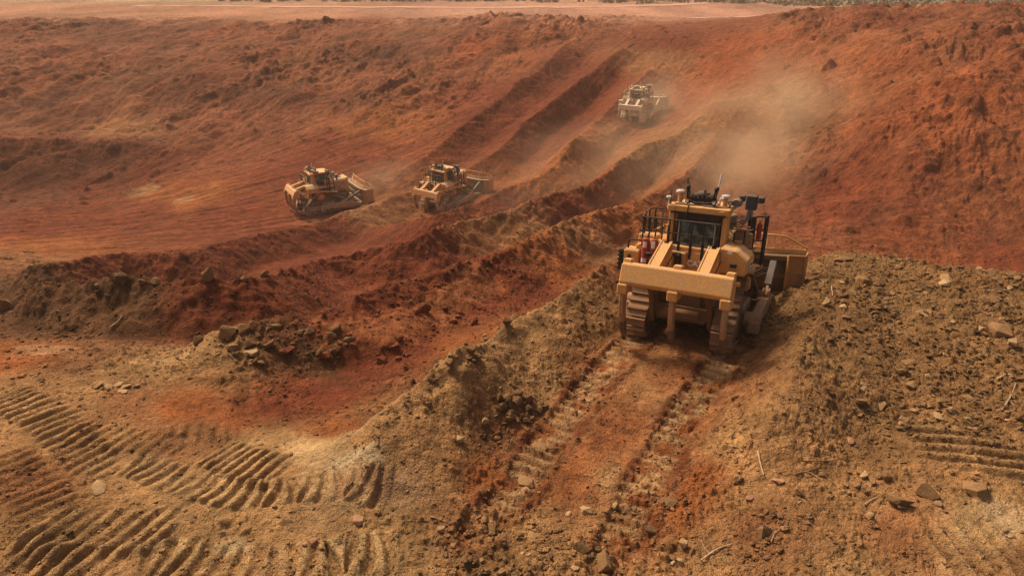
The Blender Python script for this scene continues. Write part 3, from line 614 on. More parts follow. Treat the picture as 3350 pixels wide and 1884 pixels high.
# ------------------------------------------------------------------ crawler dozer (x right, y forward, z up, origin on the ground under its middle)
def hull2(P):
    P = sorted(map(tuple, P)); lo = []; hi = []
    for A, S in ((lo, P), (hi, P[::-1])):
        for p in S:
            while len(A) >= 2 and (A[-1][0] - A[-2][0]) * (p[1] - A[-2][1]) - (A[-1][1] - A[-2][1]) * (p[0] - A[-2][0]) <= 0: A.pop()
            A.append(p)
    return np.array(lo[:-1] + hi[:-1])
WHEELS = [(-2.2, .60, .42), (2.2, .60, .42), (-.62, 1.98, .46)]
def track_path(off):
    P = []
    for cy, cz, r in WHEELS:
        for k in range(72):
            a = 2 * math.pi * k / 72; P.append((cy + (r + off) * math.cos(a), cz + (r + off) * math.sin(a)))
    Hh = hull2(P); Hh = np.vstack([Hh, Hh[:1]])
    seg = np.hypot(*np.diff(Hh, axis=0).T); s = np.concatenate([[0], np.cumsum(seg)]); n = int(round(s[-1] / .30))
    t = np.linspace(0, s[-1], n, endpoint=False)
    return np.column_stack([np.interp(t, s, Hh[:, 0]), np.interp(t, s, Hh[:, 1])]), s[-1] / n
def make_dozer():
    root = bpy.data.objects.new('bulldozer', None); COL.objects.link(root); root.empty_display_size = .5
    CAB = {'canopy','canopy_seal','cab','rear_window','window_seal','side_window','window_bar','front_window','antenna_post','antenna_dome','beacon','whip_aerial','satellite_puck','work_light','lens','horn','roof_unit','cable_cradle','mast','conduit','loose_cable'}
    UP = {'rear_panel','oil_filter','fuel_tank','filler_cap','sticker','sticker_print','fender','rear_step','hydraulic_tank','fire_bottle','paper_label','label_band','cooler_box','grille','vent','grab_rail','engine_hood','louvre_panel','exhaust_stack','air_cleaner','pipe','platform','cab','rear_window','window_seal','side_window','window_bar','front_window','guard_rail','platform_rail','service_box','hull','access_ladder','extinguisher','cable'} | CAB
    def zmap(z): return float(np.interp(z, [-1, 1.72, 2.6, 3.0, 4.0, 4.3, 4.9, 9], [-1, 1.72, 3.02, 3.42, 4.28, 4.5, 4.97, 9]))
    def B(mb, name, mat, par=root, **k):
        if name in UP:
            for v in mb.bm.verts: v.co.z = zmap(v.co.z); v.co.x *= .9 if name in CAB else 1
        return mb.build(name, mat, par, **k)
    tp, pit = track_path(.05)
    for sx in (-1, 1):
        cx = 1.445 * sx; mb = MB(); n = len(tp)
        for i in range(n):
            p = tp[i]; a = tp[(i + 1) % n] - tp[i - 1]; a = a / np.hypot(*a); nn = np.array([a[1], -a[0]])
            ty = Vector((0, a[0], a[1])); nz = Vector((0, nn[0], nn[1])); xx = Vector((1, 0, 0))
            Rm = Matrix((xx, ty, nz)).transposed().to_4x4(); T = Matrix.Translation((cx, p[0] + nn[0] * .05, p[1] + nn[1] * .05)) @ Rm
            for (w, l, h, oy, oz) in ((.71, pit * .95, .05, 0, 0), (.70, .045, .10, -pit * .36, .06), (.34, pit * .7, .10, 0, -.06)):
                r = bmesh.ops.create_cube(mb.bm, size=1); mb._xf(r['verts'], T @ Matrix.Translation((0, oy, oz)) @ Matrix.Diagonal((w, l, h, 1)))
                if h == .10 and oz > 0: pass
        tr = B(mb, 'track', 'track')
        # roller frame with bottom rollers
        mb = MB(); mb.box(cx - .22, cx + .22, -1.9, 1.95, .42, .88, .04)
        mb.prism([(-2.25, .48), (-1.8, .35), (-1.6, .35), (-1.6, .95), (-1.9, .85)], cx - .19, cx + .19); mb.prism([(2.25, .48), (1.8, .35), (1.6, .35), (1.6, .9), (1.9, .82)], cx - .19, cx + .19)
        mb.box(cx - .30, cx + .30, -.5, .9, .75, 1.15, .05)
        fr = B(mb, 'roller_frame', 'worn')
        for yy in (-1.55, -1.05, -.55, -.05, .45, .95, 1.45):
            mb = MB(); mb.cyl((cx - .27, yy, .30), (cx + .27, yy, .30), .15, n=14); B(mb, 'roller', 'track', fr)
        for (cy, cz, r), nm in zip(WHEELS[:2], ('rear_idler', 'front_idler')):
            mb = MB(); mb.ring((cy, cz), r, r * .66, cx - .17, cx + .17, 28); mb.cyl((cx - .10, cy, cz), (cx + .10, cy, cz), r * .68, n=28); mb.cyl((cx - .26, cy, cz), (cx + .26, cy, cz), .13, n=16)
            B(mb, nm, 'track')
        cy, cz, r = WHEELS[2]; mb = MB(); mb.cyl((cx - .08, cy, cz), (cx + .08, cy, cz), r * .92, n=30)
        for k in range(15):
            a = 2 * math.pi * k / 15; c, s_ = math.cos(a), math.sin(a)
            mb.bar((cx, cy + c * r * .85, cz + s_ * r * .85), (cx, cy + c * (r + .06), cz + s_ * (r + .06)), .14, .10, 0)
        sp = B(mb, 'sprocket', 'worn')
        mb = MB(); mb.cyl((cx - .05 * sx, cy, cz), (cx + .33 * sx, cy, cz), .34, .26, 24); mb.cyl((cx + .33 * sx, cy, cz), (cx + .40 * sx, cy, cz), .20, n=20)
        for k in range(8):
            a = math.pi * k / 4; mb.cyl((cx + .30 * sx, cy + .25 * math.cos(a), cz + .25 * math.sin(a)), (cx + .36 * sx, cy + .25 * math.cos(a), cz + .25 * math.sin(a)), .03, n=8)
        B(mb, 'final_drive', 'yellow', sp)
    # hull
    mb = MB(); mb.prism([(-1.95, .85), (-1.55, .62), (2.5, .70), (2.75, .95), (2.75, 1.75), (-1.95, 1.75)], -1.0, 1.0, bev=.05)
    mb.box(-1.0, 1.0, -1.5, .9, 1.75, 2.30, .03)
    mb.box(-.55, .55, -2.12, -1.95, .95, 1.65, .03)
    B(mb, 'hull', 'earth_shade')  # dark colour stands in for the shade between the tracks
    # rear body panel between the tanks, with lettering
    mb = MB(); mb.prism([(-1.92, 1.60), (-1.72, 2.62), (-1.40, 2.62), (-1.40, 1.60)], -1.02, .98, bev=.03)
    mb.box(-.62, -.14, -1.98, -1.70, 2.02, 2.60, .02)
    pn = B(mb, 'rear_panel', 'yellow')
    def text(s_, size, mat, parent, name, loc, rx):
        cu = bpy.data.curves.new(name, 'FONT'); cu.body = s_; cu.size = size; cu.extrude = .006; cu.offset = size * .035; cu.space_character = .96; cu.align_x = 'CENTER'
        t = bpy.data.objects.new('t', cu); COL.objects.link(t); bpy.context.view_layer.update()
        m = bpy.data.meshes.new_from_object(t.evaluated_get(bpy.context.evaluated_depsgraph_get())); bpy.data.objects.remove(t)
        m.transform(Matrix.Translation(loc) @ rx); m.materials.clear(); m.materials.append(M[mat])
        o = bpy.data.objects.new(name, m); COL.objects.link(o); o.parent = parent; return o
    text('CAT', .27, 'letter', pn, 'lettering', (.16, -1.83, 2.58), Matrix.Rotation(rad(81), 4, 'X'))
    mb = MB(); mb.cyl((-.36, -2.10, 2.15), (-.36, -2.10, 2.55), .12, n=16); mb.cyl((-.36, -2.10, 2.55), (-.36, -2.10, 2.61), .14, .09, n=16); mb.cyl((-.36, -2.10, 2.30), (-.36, -2.10, 2.34), .14, n=16); mb.box(-.46, -.26, -2.1, -1.95, 2.2, 2.45, .01)
    B(mb, 'oil_filter', 'black')
    mb = MB(); mb.tube([(-.62, -2.0, 2.30), (-.66, -2.12, 2.1), (-.64, -2.2, 1.85), (-.55, -2.2, 1.7)], .025); mb.tube([(-.56, -2.0, 2.28), (-.60, -2.16, 2.1), (-.57, -2.22, 1.85), (-.48, -2.2, 1.7)], .022)
    B(mb, 'hydraulic_hose', 'black')
    # right tank with chamfered top and its fender
    mb = MB(); mb.prism([(.98, 2.26), (1.86, 2.26), (1.90, 2.62), (1.50, 2.92), (.98, 2.97)], -2.12, -.78, axis='y', bev=.05)
    tk = B(mb, 'fuel_tank', 'yellow')
    mb = MB(); mb.cyl((1.35, -1.0, 2.93), (1.35, -1.0, 3.02), .12, n=16); mb.cyl((1.35, -1.0, 3.02), (1.35, -1.0, 3.05), .14, n=16); B(mb, 'filler_cap', 'worn', tk)
    mb = MB(); mb.box(1.885, 1.915, -1.62, -1.30, 2.32, 2.56, .0); B(mb, 'sticker', 'white', tk)
    mb = MB(); mb.box(1.90, 1.925, -1.56, -1.36, 2.46, 2.52, 0); mb.box(1.90, 1.925, -1.56, -1.44, 2.36, 2.41, 0); B(mb, 'sticker_print', 'ink', tk)
    for sx in (-1, 1):
        mb = MB(); mb.prism([(-1.15, 2.26), (-.6, 2.36), (1.3, 2.10), (1.3, 2.05), (-.6, 2.30), (-1.15, 2.20)], 1.0 * sx, 1.98 * sx, bev=.01)
        B(mb, 'fender', 'yellow')
    mb = MB(); mb.box(.95, 1.55, -2.34, -2.10, 2.12, 2.24, .03); mb.box(1.2, 1.75, -2.22, -2.1, 2.04, 2.14, .02); B(mb, 'rear_step', 'yellow')
    # left side: hydraulic tank, two red bottles, cooler box with grille
    mb = MB(); mb.prism([(-1.02, 2.02), (-1.02, 2.86), (-1.5, 2.86), (-1.95, 2.62), (-1.95, 2.02)], -1.70, -.55, axis='y', bev=.05)
    mb.box(-1.95, -1.25, -1.45, -.9, 2.6, 2.98, .04)
    B(mb, 'hydraulic_tank', 'yellow')
    for x in (-1.53, -1.24):
        mb = MB(); mb.cyl((x, -1.92, 1.95), (x, -1.92, 2.90), .125, n=20); mb.ball((x, -1.92, 2.90), .125, .45, 20, 8); mb.cyl((x, -1.92, 2.93), (x, -1.92, 3.0), .05, n=12)
        bt = B(mb, 'fire_bottle', 'red', smooth=False)
        mb = MB(); mb.prism([(x + .131 * math.sin(a), -1.92 - .131 * math.cos(a)) for a in np.linspace(-.5, .5, 7)] + [(x + .12 * math.sin(a), -1.92 - .12 * math.cos(a)) for a in np.linspace(.5, -.5, 7)], 2.62, 2.82, axis='z', bev=0)
        B(mb, 'paper_label', 'white', bt); mb = MB()
        mb.prism([(x + .131 * math.sin(a), -1.92 - .131 * math.cos(a)) for a in np.linspace(-.8, .8, 9)] + [(x + .12 * math.sin(a), -1.92 - .12 * math.cos(a)) for a in np.linspace(.8, -.8, 9)], 2.26, 2.36, axis='z', bev=0)
        B(mb, 'label_band', 'white', bt)
    mb = MB(); mb.box(-2.28, -1.72, -1.95, -1.30, 1.98, 2.52, .04); B(mb, 'cooler_box', 'yellow'); cb = bpy.data.objects[COL.objects[-1].name]
    mb = MB(); mb.box(-2.46, -2.28, -1.90, -1.40, 2.0, 2.5, .02)
    for k in range(5): mb.box(-2.49, -2.25, -1.93, -1.90, 2.04 + k * .095, 2.08 + k * .095, 0)
    B(mb, 'grille', 'black', cb)
    mb = MB(); mb.prism([(-2.06 + .09 * math.cos(a), 2.26 + .15 * math.sin(a)) for a in np.linspace(0, 6.283, 13)[:-1]], -1.965, -1.94, axis='y', bev=0); B(mb, 'vent', 'dark', cb)
    mb = MB(); mb.tube([(-2.2, -1.7, 2.5), (-2.2, -1.7, 2.72), (-2.12, -1.7, 2.8), (-1.75, -1.75, 2.8), (-1.66, -1.75, 2.72)], .035); B(mb, 'grab_rail', 'black')
    # engine hood, radiator, stacks
    mb = MB(); mb.prism([(-.80, 1.9), (.80, 1.9), (.80, 2.75), (.58, 2.95), (-.58, 2.95), (-.80, 2.75)], .75, 2.75, axis='y', bev=.04)
    mb.box(-.86, .86, 2.72, 3.02, 1.35, 3.0, .05)
    hd = B(mb, 'engine_hood', 'yellow')
    for sx in (-1, 1):
        mb = MB(); mb.box(.80 * sx, .83 * sx, 1.0, 2.6, 1.95, 2.7, 0)
        for k in range(7): mb.box(.81 * sx, .845 * sx, 1.15 + k * .2, 1.22 + k * .2, 2.05, 2.6, 0)
        B(mb, 'louvre_panel', 'worn', hd)
        mb = MB(); mb.tube([(.42 * sx, 1.25, 2.9), (.42 * sx, 1.25, 3.55), (.42 * sx, 1.18, 3.75), (.42 * sx, 1.0, 3.88)], [.12, .11, .105, .10], 12); B(mb, 'exhaust_stack', 'silver')
        mb = MB(); mb.cyl((.62 * sx, 1.75, 2.95), (.62 * sx, 1.75, 3.25), .10, n=14); mb.cyl((.62 * sx, 1.75, 3.2), (.62 * sx, 1.75, 3.55), .2, n=18); mb.ball((.62 * sx, 1.75, 3.55), .2, .5, 18, 6); B(mb, 'air_cleaner', 'grey')
        mb = MB(); mb.tube([(.98 * sx, 2.2, 2.5), (1.02 * sx, 3.1, 1.75)], .13, 14); mb.tube([(1.02 * sx, 3.1, 1.75), (1.05 * sx, 3.95, 1.05)], .065, 10); mb.box(.86 * sx, 1.12 * sx, 1.9, 2.4, 2.3, 2.62, .03); B(mb, 'lift_cylinder', 'worn')
    mb = MB(); mb.tube([(-.2, .8, 3.0), (-.2, 2.4, 3.0)], .07, 10); mb.tube([(.15, .8, 3.02), (.15, 2.4, 3.02)], .06, 10); B(mb, 'pipe', 'silver', hd)
    # platform and cab
    mb = MB(); mb.box(-1.75, 1.70, -1.62, .95, 2.50, 2.60, .02); mb.box(-.95, .95, -1.70, -1.45, 2.48, 2.76, .03); B(mb, 'platform', 'yellow')
    mb = MB(); mb.prism([(-1.25, 2.60), (-1.20, 3.95), (.55, 3.95), (.80, 3.1), (.80, 2.60)], -.82, .82, bev=.06); cab = B(mb, 'cab', 'dark')
    mb = MB(); mb.prism([(-.60, 2.80), (.60, 2.80), (.66, 2.86), (.66, 3.58), (.60, 3.64), (-.60, 3.64), (-.66, 3.58), (-.66, 2.86)], -1.285, -1.225, axis='y', bev=0); B(mb, 'rear_window', 'glass', cab)
    mb = MB(); mb.tube([(-.58, -1.31, 2.78), (.58, -1.31, 2.78), (.67, -1.31, 2.86), (.67, -1.30, 3.58), (.58, -1.29, 3.66), (-.58, -1.29, 3.66), (-.67, -1.30, 3.58), (-.67, -1.31, 2.86)], .022, 8, True); B(mb, 'window_seal', 'silver', cab)
    for sx in (-1, 1):
        mb = MB(); mb.prism([(-1.0, 3.0), (-.98, 3.78), (.40, 3.78), (.60, 3.15), (.60, 3.0)], .80 * sx, .84 * sx, bev=0); B(mb, 'side_window', 'glass', cab)
        mb = MB(); mb.bar((-.28 * sx, -1.33, 2.78), (-.25 * sx, -1.30, 3.64), .035, .03, 0); B(mb, 'window_bar', 'black', cab)
    mb = MB(); mb.prism([(-.5, 3.15), (.5, 3.15), (.5, 3.75), (-.5, 3.75)], .70, .84, axis='y', bev=0); B(mb, 'front_window', 'glass', cab)
    mb = MB()
    for sx in (-1, 1):
        mb.prism([(-1.30, 2.60), (-1.30, 4.05), (-.95, 4.05), (-.90, 3.8), (-.70, 2.60)], .90 * sx, 1.10 * sx, bev=.02)
    mb.prism([(-1.42, 4.02), (-1.42, 4.30), (-.85, 4.34), (-.85, 4.02)], -1.14, 1.14, bev=.025)
    mb.box(-1.12, -.86, -1.455, -1.42, 4.05, 4.28, .01); mb.box(.80, .98, -1.455, -1.42, 4.12, 4.22, .01)
    mb.prism([(-.85, 4.04), (-.85, 4.33), (.75, 4.28), (.95, 4.16), (.95, 4.04)], -1.02, 1.02, bev=.03)
    rp = B(mb, 'canopy', 'yellow')
    mb = MB(); mb.box(-1.0, 1.0, -1.425, -1.30, 3.95, 4.02, 0); B(mb, 'canopy_seal', 'black', rp)
    for (x, y, h, r) in ((-.80, -1.05, .52, .09), (.86, -.95, .46, .085)):
        mb = MB(); mb.cyl((x, y, 4.3), (x, y, 4.3 + h), r, n=16); mb.box(x - .16, x + .16, y - .16, y + .16, 4.30, 4.38, .02); an = B(mb, 'antenna_post', 'yellow')
        mb = MB(); mb.cyl((x, y, 4.3 + h), (x, y, 4.36 + h), .17, n=20); mb.ball((x, y, 4.36 + h), .17, .35, 20, 6); B(mb, 'antenna_dome', 'white', an)
    mb = MB(); mb.tube([(-1.15, -1.30, 4.1), (-1.15, -1.30, 4.62)], .03); mb.cyl((-1.15, -1.3, 4.58), (-1.15, -1.3, 4.63), .11, n=16); mb.ball((-1.15, -1.3, 4.63), .11, .4, 16, 6); B(mb, 'beacon', 'white')
    mb = MB(); mb.tube([(-1.06, -1.35, 4.2), (-1.06, -1.35, 4.95)], .015, 6); B(mb, 'whip_aerial', 'ink')
    mb = MB(); mb.tube([(.62, -.75, 4.3), (.62, -.75, 4.62), (.70, -.75, 4.66)], .035); mb.cyl((.72, -.75, 4.64), (.72, -.75, 4.68), .12, n=16); B(mb, 'satellite_puck', 'white')
    for (x, y) in ((-.48, -1.2), (.50, -1.2), (1.02, -.85)):
        mb = MB(); mb.box(x - .08, x + .08, y - .05, y + .10, 4.42, 4.58, .02); mb.cyl((x, y, 4.3), (x, y, 4.44), .03, n=8); wl = B(mb, 'work_light', 'black')
        mb = MB(); mb.cyl((x, y - .06, 4.50), (x, y - .045, 4.50), .055, n=14); B(mb, 'lens', 'lens', wl)
    mb = MB(); mb.ball((1.22, -.55, 4.52), .19, 1.0, 18, 10); mb.cyl((1.22, -.80, 4.52), (1.22, -.55, 4.52), .15, n=18); B(mb, 'horn', 'grey')
    # roof unit: dark cooling box in a cradle with bundled cables, forks and mast
    mb = MB(); mb.box(-.42, .36, -1.0, -.35, 4.42, 4.78, .06); mb.ball((-.03, -.75, 4.78), .28, .5, 14, 6); mb.cyl((.05, -.9, 4.85), (.10, -.95, 4.98), .04, n=10); ru = B(mb, 'roof_unit', 'dark')
    mb = MB()
    for sx in (-1, 1):
        mb.bar((.46 * sx - .03, -.95, 4.36), (.52 * sx - .03, -.95, 5.0), .12, .10); mb.ball((.53 * sx - .03, -.95, 5.03), .09, 1, 10, 6)
    mb.tube([(-.52, -1.08, 4.5), (-.3, -1.12, 4.44), (.2, -1.12, 4.44), (.46, -1.08, 4.5)], .05)
    for k in range(7):
        a = -.5 + k * .16; q = rng.random(); mb.tube([(a, -1.06, 4.95 - q * .2), (a + .08, -1.14, 4.72 - q * .1), (a + .14, -1.10, 4.5), (a + .22, -1.02, 4.40)], .02, 6)
    for x, h in ((-.60, 5.3), (-.56, 5.38), (-.50, 5.22)): mb.tube([(x, -.95, 4.9), (x - .02, -.95, h)], .012, 6)
    B(mb, 'cable_cradle', 'black', ru)
    mb = MB(); mb.tube([(.52, -.90, 4.9), (.60, -.88, 5.55)], .032, 10); B(mb, 'mast', 'white', ru)
    mb = MB(); mb.tube([(.1, -1.2, 4.36), (.7, -1.2, 4.36), (.95, -1.15, 4.36)], .03); mb.tube([(-.9, -1.25, 4.36), (-.2, -1.25, 4.36)], .03); B(mb, 'conduit', 'grey', ru)
    mb = MB(); mb.tube([(-.46, -1.2, 4.42), (-.36, -1.46, 4.34), (-.38, -1.46, 4.05), (-.46, -1.44, 3.85), (-.42, -1.40, 3.7)], .022); B(mb, 'loose_cable', 'dark', ru)
    # rear guard rail and side platform rails
    mb = MB(); y = -1.72; zt = 3.72
    mb.tube([(-1.78, y, zt), (.80, y, zt), (.84, y + .3, zt)], .032); mb.tube([(-1.84, y, 3.20), (.80, y, 3.20)], .026)
    for x in (-1.72, -1.50): mb.tube([(x, y, 2.62), (x, y, zt)], .028)
    for x in (-1.28, -.82, -.46, -.06, .34, .80): mb.bar((x, y, 2.42 if x > -1 else 2.62), (x, y, zt), .045, .03, 0)
    for x in (-.82, -.06, .34, -.46): mb.bar((x, y - .01, 2.42), (x, y - .01, 2.95), .09, .05, .01)
    B(mb, 'guard_rail', 'black')
    mb = MB()
    mb.tube([(-1.78, -1.72, 3.72), (-1.78, -.9, 3.90), (-1.70, -.55, 3.92), (-1.42, -.50, 3.92)], .03); mb.tube([(-1.80, -1.72, 3.20), (-1.78, -.6, 3.28), (-1.5, -.5, 3.28)], .024)
    for p in ((-1.78, -1.3), (-1.78, -.85), (-1.66, -.52), (-1.40, -.50)): mb.tube([(p[0], p[1], 2.62), (p[0], p[1], 3.88)], .028)
    mb.bar((-1.40, -.50, 3.92), (-1.30, -1.0, 2.9), .05, .03, 0)
    mb.tube([(-1.12, -1.45, 2.62), (-1.12, -1.45, 3.36), (-1.05, -1.45, 3.42), (-.92, -1.45, 3.42), (-.92, -1.45, 2.62)], .026)
    B(mb, 'platform_rail', 'black')
    mb = MB(); mb.bar((1.98, .42, 2.2), (1.98, .42, 3.85), .09, .09); mb.bar((1.60, .25, 2.3), (1.60, .25, 3.85), .16, .12)
    for z_ in (3.85, 3.35, 2.9, 2.5): mb.tube([(1.60, .25, z_), (1.98, .42, z_), (1.98, .95, z_)], .03)
    mb.bar((1.98, .95, 2.2), (1.98, .95, 3.85), .07, .07); mb.tube([(1.15, -.70, 2.7), (1.15, -.70, 3.30), (1.22, -.68, 3.36), (1.62, -.3, 3.36), (1.62, .1, 3.36)], .028); mb.tube([(1.45, -.45, 2.7), (1.45, -.45, 3.36)], .025)
    B(mb, 'access_ladder', 'black')
    mb = MB(); mb.cyl((1.80, .35, 2.95), (1.80, .35, 3.55), .085, n=16); mb.ball((1.80, .35, 3.55), .085, .6, 16, 6); mb.cyl((1.80, .35, 3.58), (1.80, .35, 3.66), .03, n=8); B(mb, 'extinguisher', 'red')
    # camera mast, right front
    mb = MB(); mb.bar((1.42, .55, 2.5), (1.42, .55, 4.45), .10, .10); cm = B(mb, 'camera_mast', 'black')
    mb = MB(); mb.box(1.24, 1.60, .34, .70, 4.34, 4.84, .03); B(mb, 'mast_box', 'slate', cm)
    for x0, x1 in ((1.0, 1.20), (1.64, 1.84)):
        mb = MB(); mb.box(x0, x1, .34, .58, 4.60, 4.82, .03); B(mb, 'camera_housing', 'slate', cm)
        mb = MB(); mb.box(x0 + .04, x1 - .04, .325, .36, 4.64, 4.78, 0); B(mb, 'camera_eye', 'ink', cm)
    mb = MB()
    for dx in (0, .07, .13): mb.tube([(1.32 + dx, .40, 4.42), (1.36 + dx, .36, 4.0), (1.30 + dx, .35, 3.72), (1.05 + dx, .30, 3.52 - dx), (.75, .25, 3.45 - dx)], .032)
    B(mb, 'cable', 'grey', cm)
    mb = MB(); mb.tube([(.85, .1, 3.40), (1.6, .25, 3.40)], .03); mb.tube([(.85, 0, 3.30), (1.6, .2, 3.30)], .03); mb.box(1.0, 1.65, .1, .7, 2.6, 3.2, .05); B(mb, 'service_box', 'worn')
    # ripper: beam, arms, shanks
    by = -3.55; RZ = .80
    mb = MB(); mb.prism([(a_, z_ + RZ) for a_, z_ in [(by - .30, 1.30), (by - .36, 1.42), (by - .16, 1.98), (by + .05, 2.02), (by + .42, 1.80), (by + .42, 1.34), (by + .3, 1.26)]], -1.76, 1.76, bev=.03)
    for x in (-1.62, 1.62, 0): mb.prism([(by - .05, 1.95 + RZ), (by + .0, 2.12 + RZ), (by + .25, 2.10 + RZ), (by + .38, 1.85 + RZ)], x - .13, x + .13, bev=.02)
    beam = B(mb, 'ripper_beam', 'yellow')
    for x in (-1.62, 0.0, 1.62):
        mb = MB(); mb.box(x - .165, x + .165, by - .42, by + .2, 1.04 + RZ, 1.36 + RZ, .03); B(mb, 'shank_pocket', 'yellow', beam)
        mb = MB(); pr = [(by - .33, 2.0), (by - .36, 1.6), (by - .32, 1.15), (by - .14, .78), (by + .10, .52), (by + .20, .52), (by + .13, .78), (by + .04, 1.2), (by + .02, 2.0)]
        mb.prism(pr, x - .075, x + .075, bev=.02); sh = B(mb, 'ripper_shank', 'worn', beam)
        mb = MB(); mb.prism([(by - .17, .84), (by + .03, .44), (by + .30, .22), (by + .26, .50), (by + .13, .84)], x - .095, x + .095, bev=.02)
        B(mb, 'ripper_tip', 'dark', beam)
    for x in (-.78, .78):
        p, q = Vector((x, by + .10, 1.86 + RZ)), Vector((x, -2.0, 3.22)); mb = MB()
        k = (q - p).normalized(); up = Vector((0, -k.z, k.y)); L_ = (q - p).length
        def bx(x0, x1, l0, l1, h0, h1):
            vs = bmesh.ops.create_cube(mb.bm, size=1)['verts']
            mb._xf(vs, Matrix.Translation(p + Vector(((x0 + x1) / 2, 0, 0)) + k * (l0 + l1) / 2 + up * (h0 + h1) / 2) @ Matrix((Vector((1, 0, 0)), k, up)).transposed().to_4x4() @ Matrix.Diagonal((x1 - x0, l1 - l0, h1 - h0, 1)))
        bx(-.19, .19, -.1, L_ - .12, .10, .14); bx(-.19, -.15, -.1, L_, -.12, .17); bx(.15, .19, -.1, L_, -.12, .17); bx(-.15, -.08, L_ - .12, L_, .10, .14); bx(.08, .15, L_ - .12, L_, .10, .14)
        am = B(mb, 'ripper_arm', 'yellow')
        if x > 0:
            mb = MB(); c = p + k * (L_ * .36) + up * .145
            vs = bmesh.ops.create_cube(mb.bm, size=1)['verts']; mb._xf(vs, Matrix.Translation(c) @ Matrix((Vector((1, 0, 0)), k, up)).transposed().to_4x4() @ Matrix.Diagonal((.09, .11, .006, 1))); B(mb, 'sticker', 'white', am)
        mb = MB(); mb.tube([p - up * .15, p - up * .05 + k * .9], .075, 12); mb.tube([p - up * .05 + k * .9, q - up * .12], .05, 10); B(mb, 'ripper_cylinder', 'grey')
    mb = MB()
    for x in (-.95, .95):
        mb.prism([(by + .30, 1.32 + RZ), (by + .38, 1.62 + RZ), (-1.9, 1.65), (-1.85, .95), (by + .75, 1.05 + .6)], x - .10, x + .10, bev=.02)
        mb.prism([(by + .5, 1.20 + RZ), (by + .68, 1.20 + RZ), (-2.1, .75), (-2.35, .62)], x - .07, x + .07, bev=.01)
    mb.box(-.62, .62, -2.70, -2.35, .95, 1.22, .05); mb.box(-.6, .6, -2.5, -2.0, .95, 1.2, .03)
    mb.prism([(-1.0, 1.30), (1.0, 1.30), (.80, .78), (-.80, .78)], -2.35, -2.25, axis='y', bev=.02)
    B(mb, 'ripper_linkage', 'earth_shade')  # coloured dark to deepen the shaded gap behind the shanks
    # blade
    nb0 = len(COL.objects)
    prof = [(.42, .02), (.30, .25), (.16, .6), (.10, 1.0), (.16, 1.4), (.32, 1.8), (.42, 1.98)]
    xs = [(-3.15, .62), (-2.9, .50), (-1.75, .02), (-1.0, 0), (0, 0), (1.0, 0), (1.75, .02), (2.9, .50), (3.15, .62)]
    mb = MB(); Y0 = 3.95; rows = []
    for th in (0, .12):
        rows.append([[mb.bm.verts.new((x, Y0 + yo + yf - th, z)) for yf, z in prof] for x, yo in xs])
    nx, npf = len(xs), len(prof)
    for i in range(nx - 1):
        for j in range(npf - 1):
            for s_ in (0, 1): A = rows[s_]; mb.bm.faces.new((A[i][j], A[i + 1][j], A[i + 1][j + 1], A[i][j + 1]))
    for i in range(nx - 1):
        for j in (0, npf - 1): mb.bm.faces.new((rows[0][i][j], rows[0][i + 1][j], rows[1][i + 1][j], rows[1][i][j]))
    for j in range(npf - 1):
        for i in (0, nx - 1): mb.bm.faces.new((rows[0][i][j], rows[0][i][j + 1], rows[1][i][j + 1], rows[1][i][j]))
    for zz0, zz1, th in ((.1, .42, .30), (1.0, 1.18, .22), (1.72, 1.92, .26)):
        mb.prism([(x, Y0 + yo + .10 - th) for x, yo in xs[1:-1]] + [(x, Y0 + yo + .20) for x, yo in xs[1:-1][::-1]], zz0, zz1, axis='z', bev=.02)
    bl = B(mb, 'blade', 'earth_shade')
    for sx in (-1, 1):
        mb = MB(); a = (1.95 * sx, Y0 - .10); b = (3.12 * sx, Y0 + .42); nrm = Vector((-(b[1] - a[1]), (b[0] - a[0]), 0)).normalized() * (-1 if sx > 0 else 1)
        def pl(u0, u1, z0, z1, d0, d1):
            P = [Vector((a[0] + (b[0] - a[0]) * u, a[1] + (b[1] - a[1]) * u, 0)) for u in (u0, u1)]
            lo = [P[0] + nrm * d0, P[1] + nrm * d0, P[1] + nrm * d1, P[0] + nrm * d1]
            mb.prism([(v.x, v.y) for v in lo], z0, z1, axis='z', bev=.015)
        pl(.46, 1.0, .15, 1.95, -.02, .10)
        for u0, u1, z0, z1 in ((.46, 1, 1.90, 2.0), (.46, 1, .12, .24), (.46, .53, .15, 1.95), (.94, 1.0, .15, 1.95), (.46, 1, 1.25, 1.32), (.46, 1, .55, .62)): pl(u0, u1, z0, z1, .09, .17)
        B(mb, 'blade_wing', 'ochre', bl)
        mb = MB(); mb.box(3.13 * sx, 3.19 * sx, Y0 + .30, Y0 + 1.06, .0, 2.05, .02); B(mb, 'end_bit', 'worn', bl)
    mb = MB(); mb.prism([(x, Y0 + yo + .30) for x, yo in xs] + [(x, Y0 + yo + .48) for x, yo in xs[::-1]], -.12, .12, axis='z', bev=0); B(mb, 'cutting_edge', 'dark', bl)
    mb = MB()
    def gx(x): return Y0 + float(np.interp(abs(x), [0, 1.75, 2.9, 3.15], [0, .02, .5, .62])) + .42
    def gz(x): return float(np.interp(abs(x), [0, 1.9, 2.3, 3.1], [2.62, 2.62, 2.58, 2.14]))
    tops = np.linspace(-3.1, 3.1, 31); mb.tube([(x, gx(x) + .18, gz(x)) for x in tops], .042, 8)
    for x in np.linspace(-3.0, 3.0, 23): mb.bar((x, gx(x) - .02, 1.95), (x, gx(x) + .18, gz(x)), .055, .04, 0)
    mb.prism([(x, gx(x) - .03) for x in tops] + [(x, gx(x) + .03) for x in tops[::-1]], 1.93, 2.12, axis='z', bev=0)
    B(mb, 'spill_guard', 'yellow', bl)
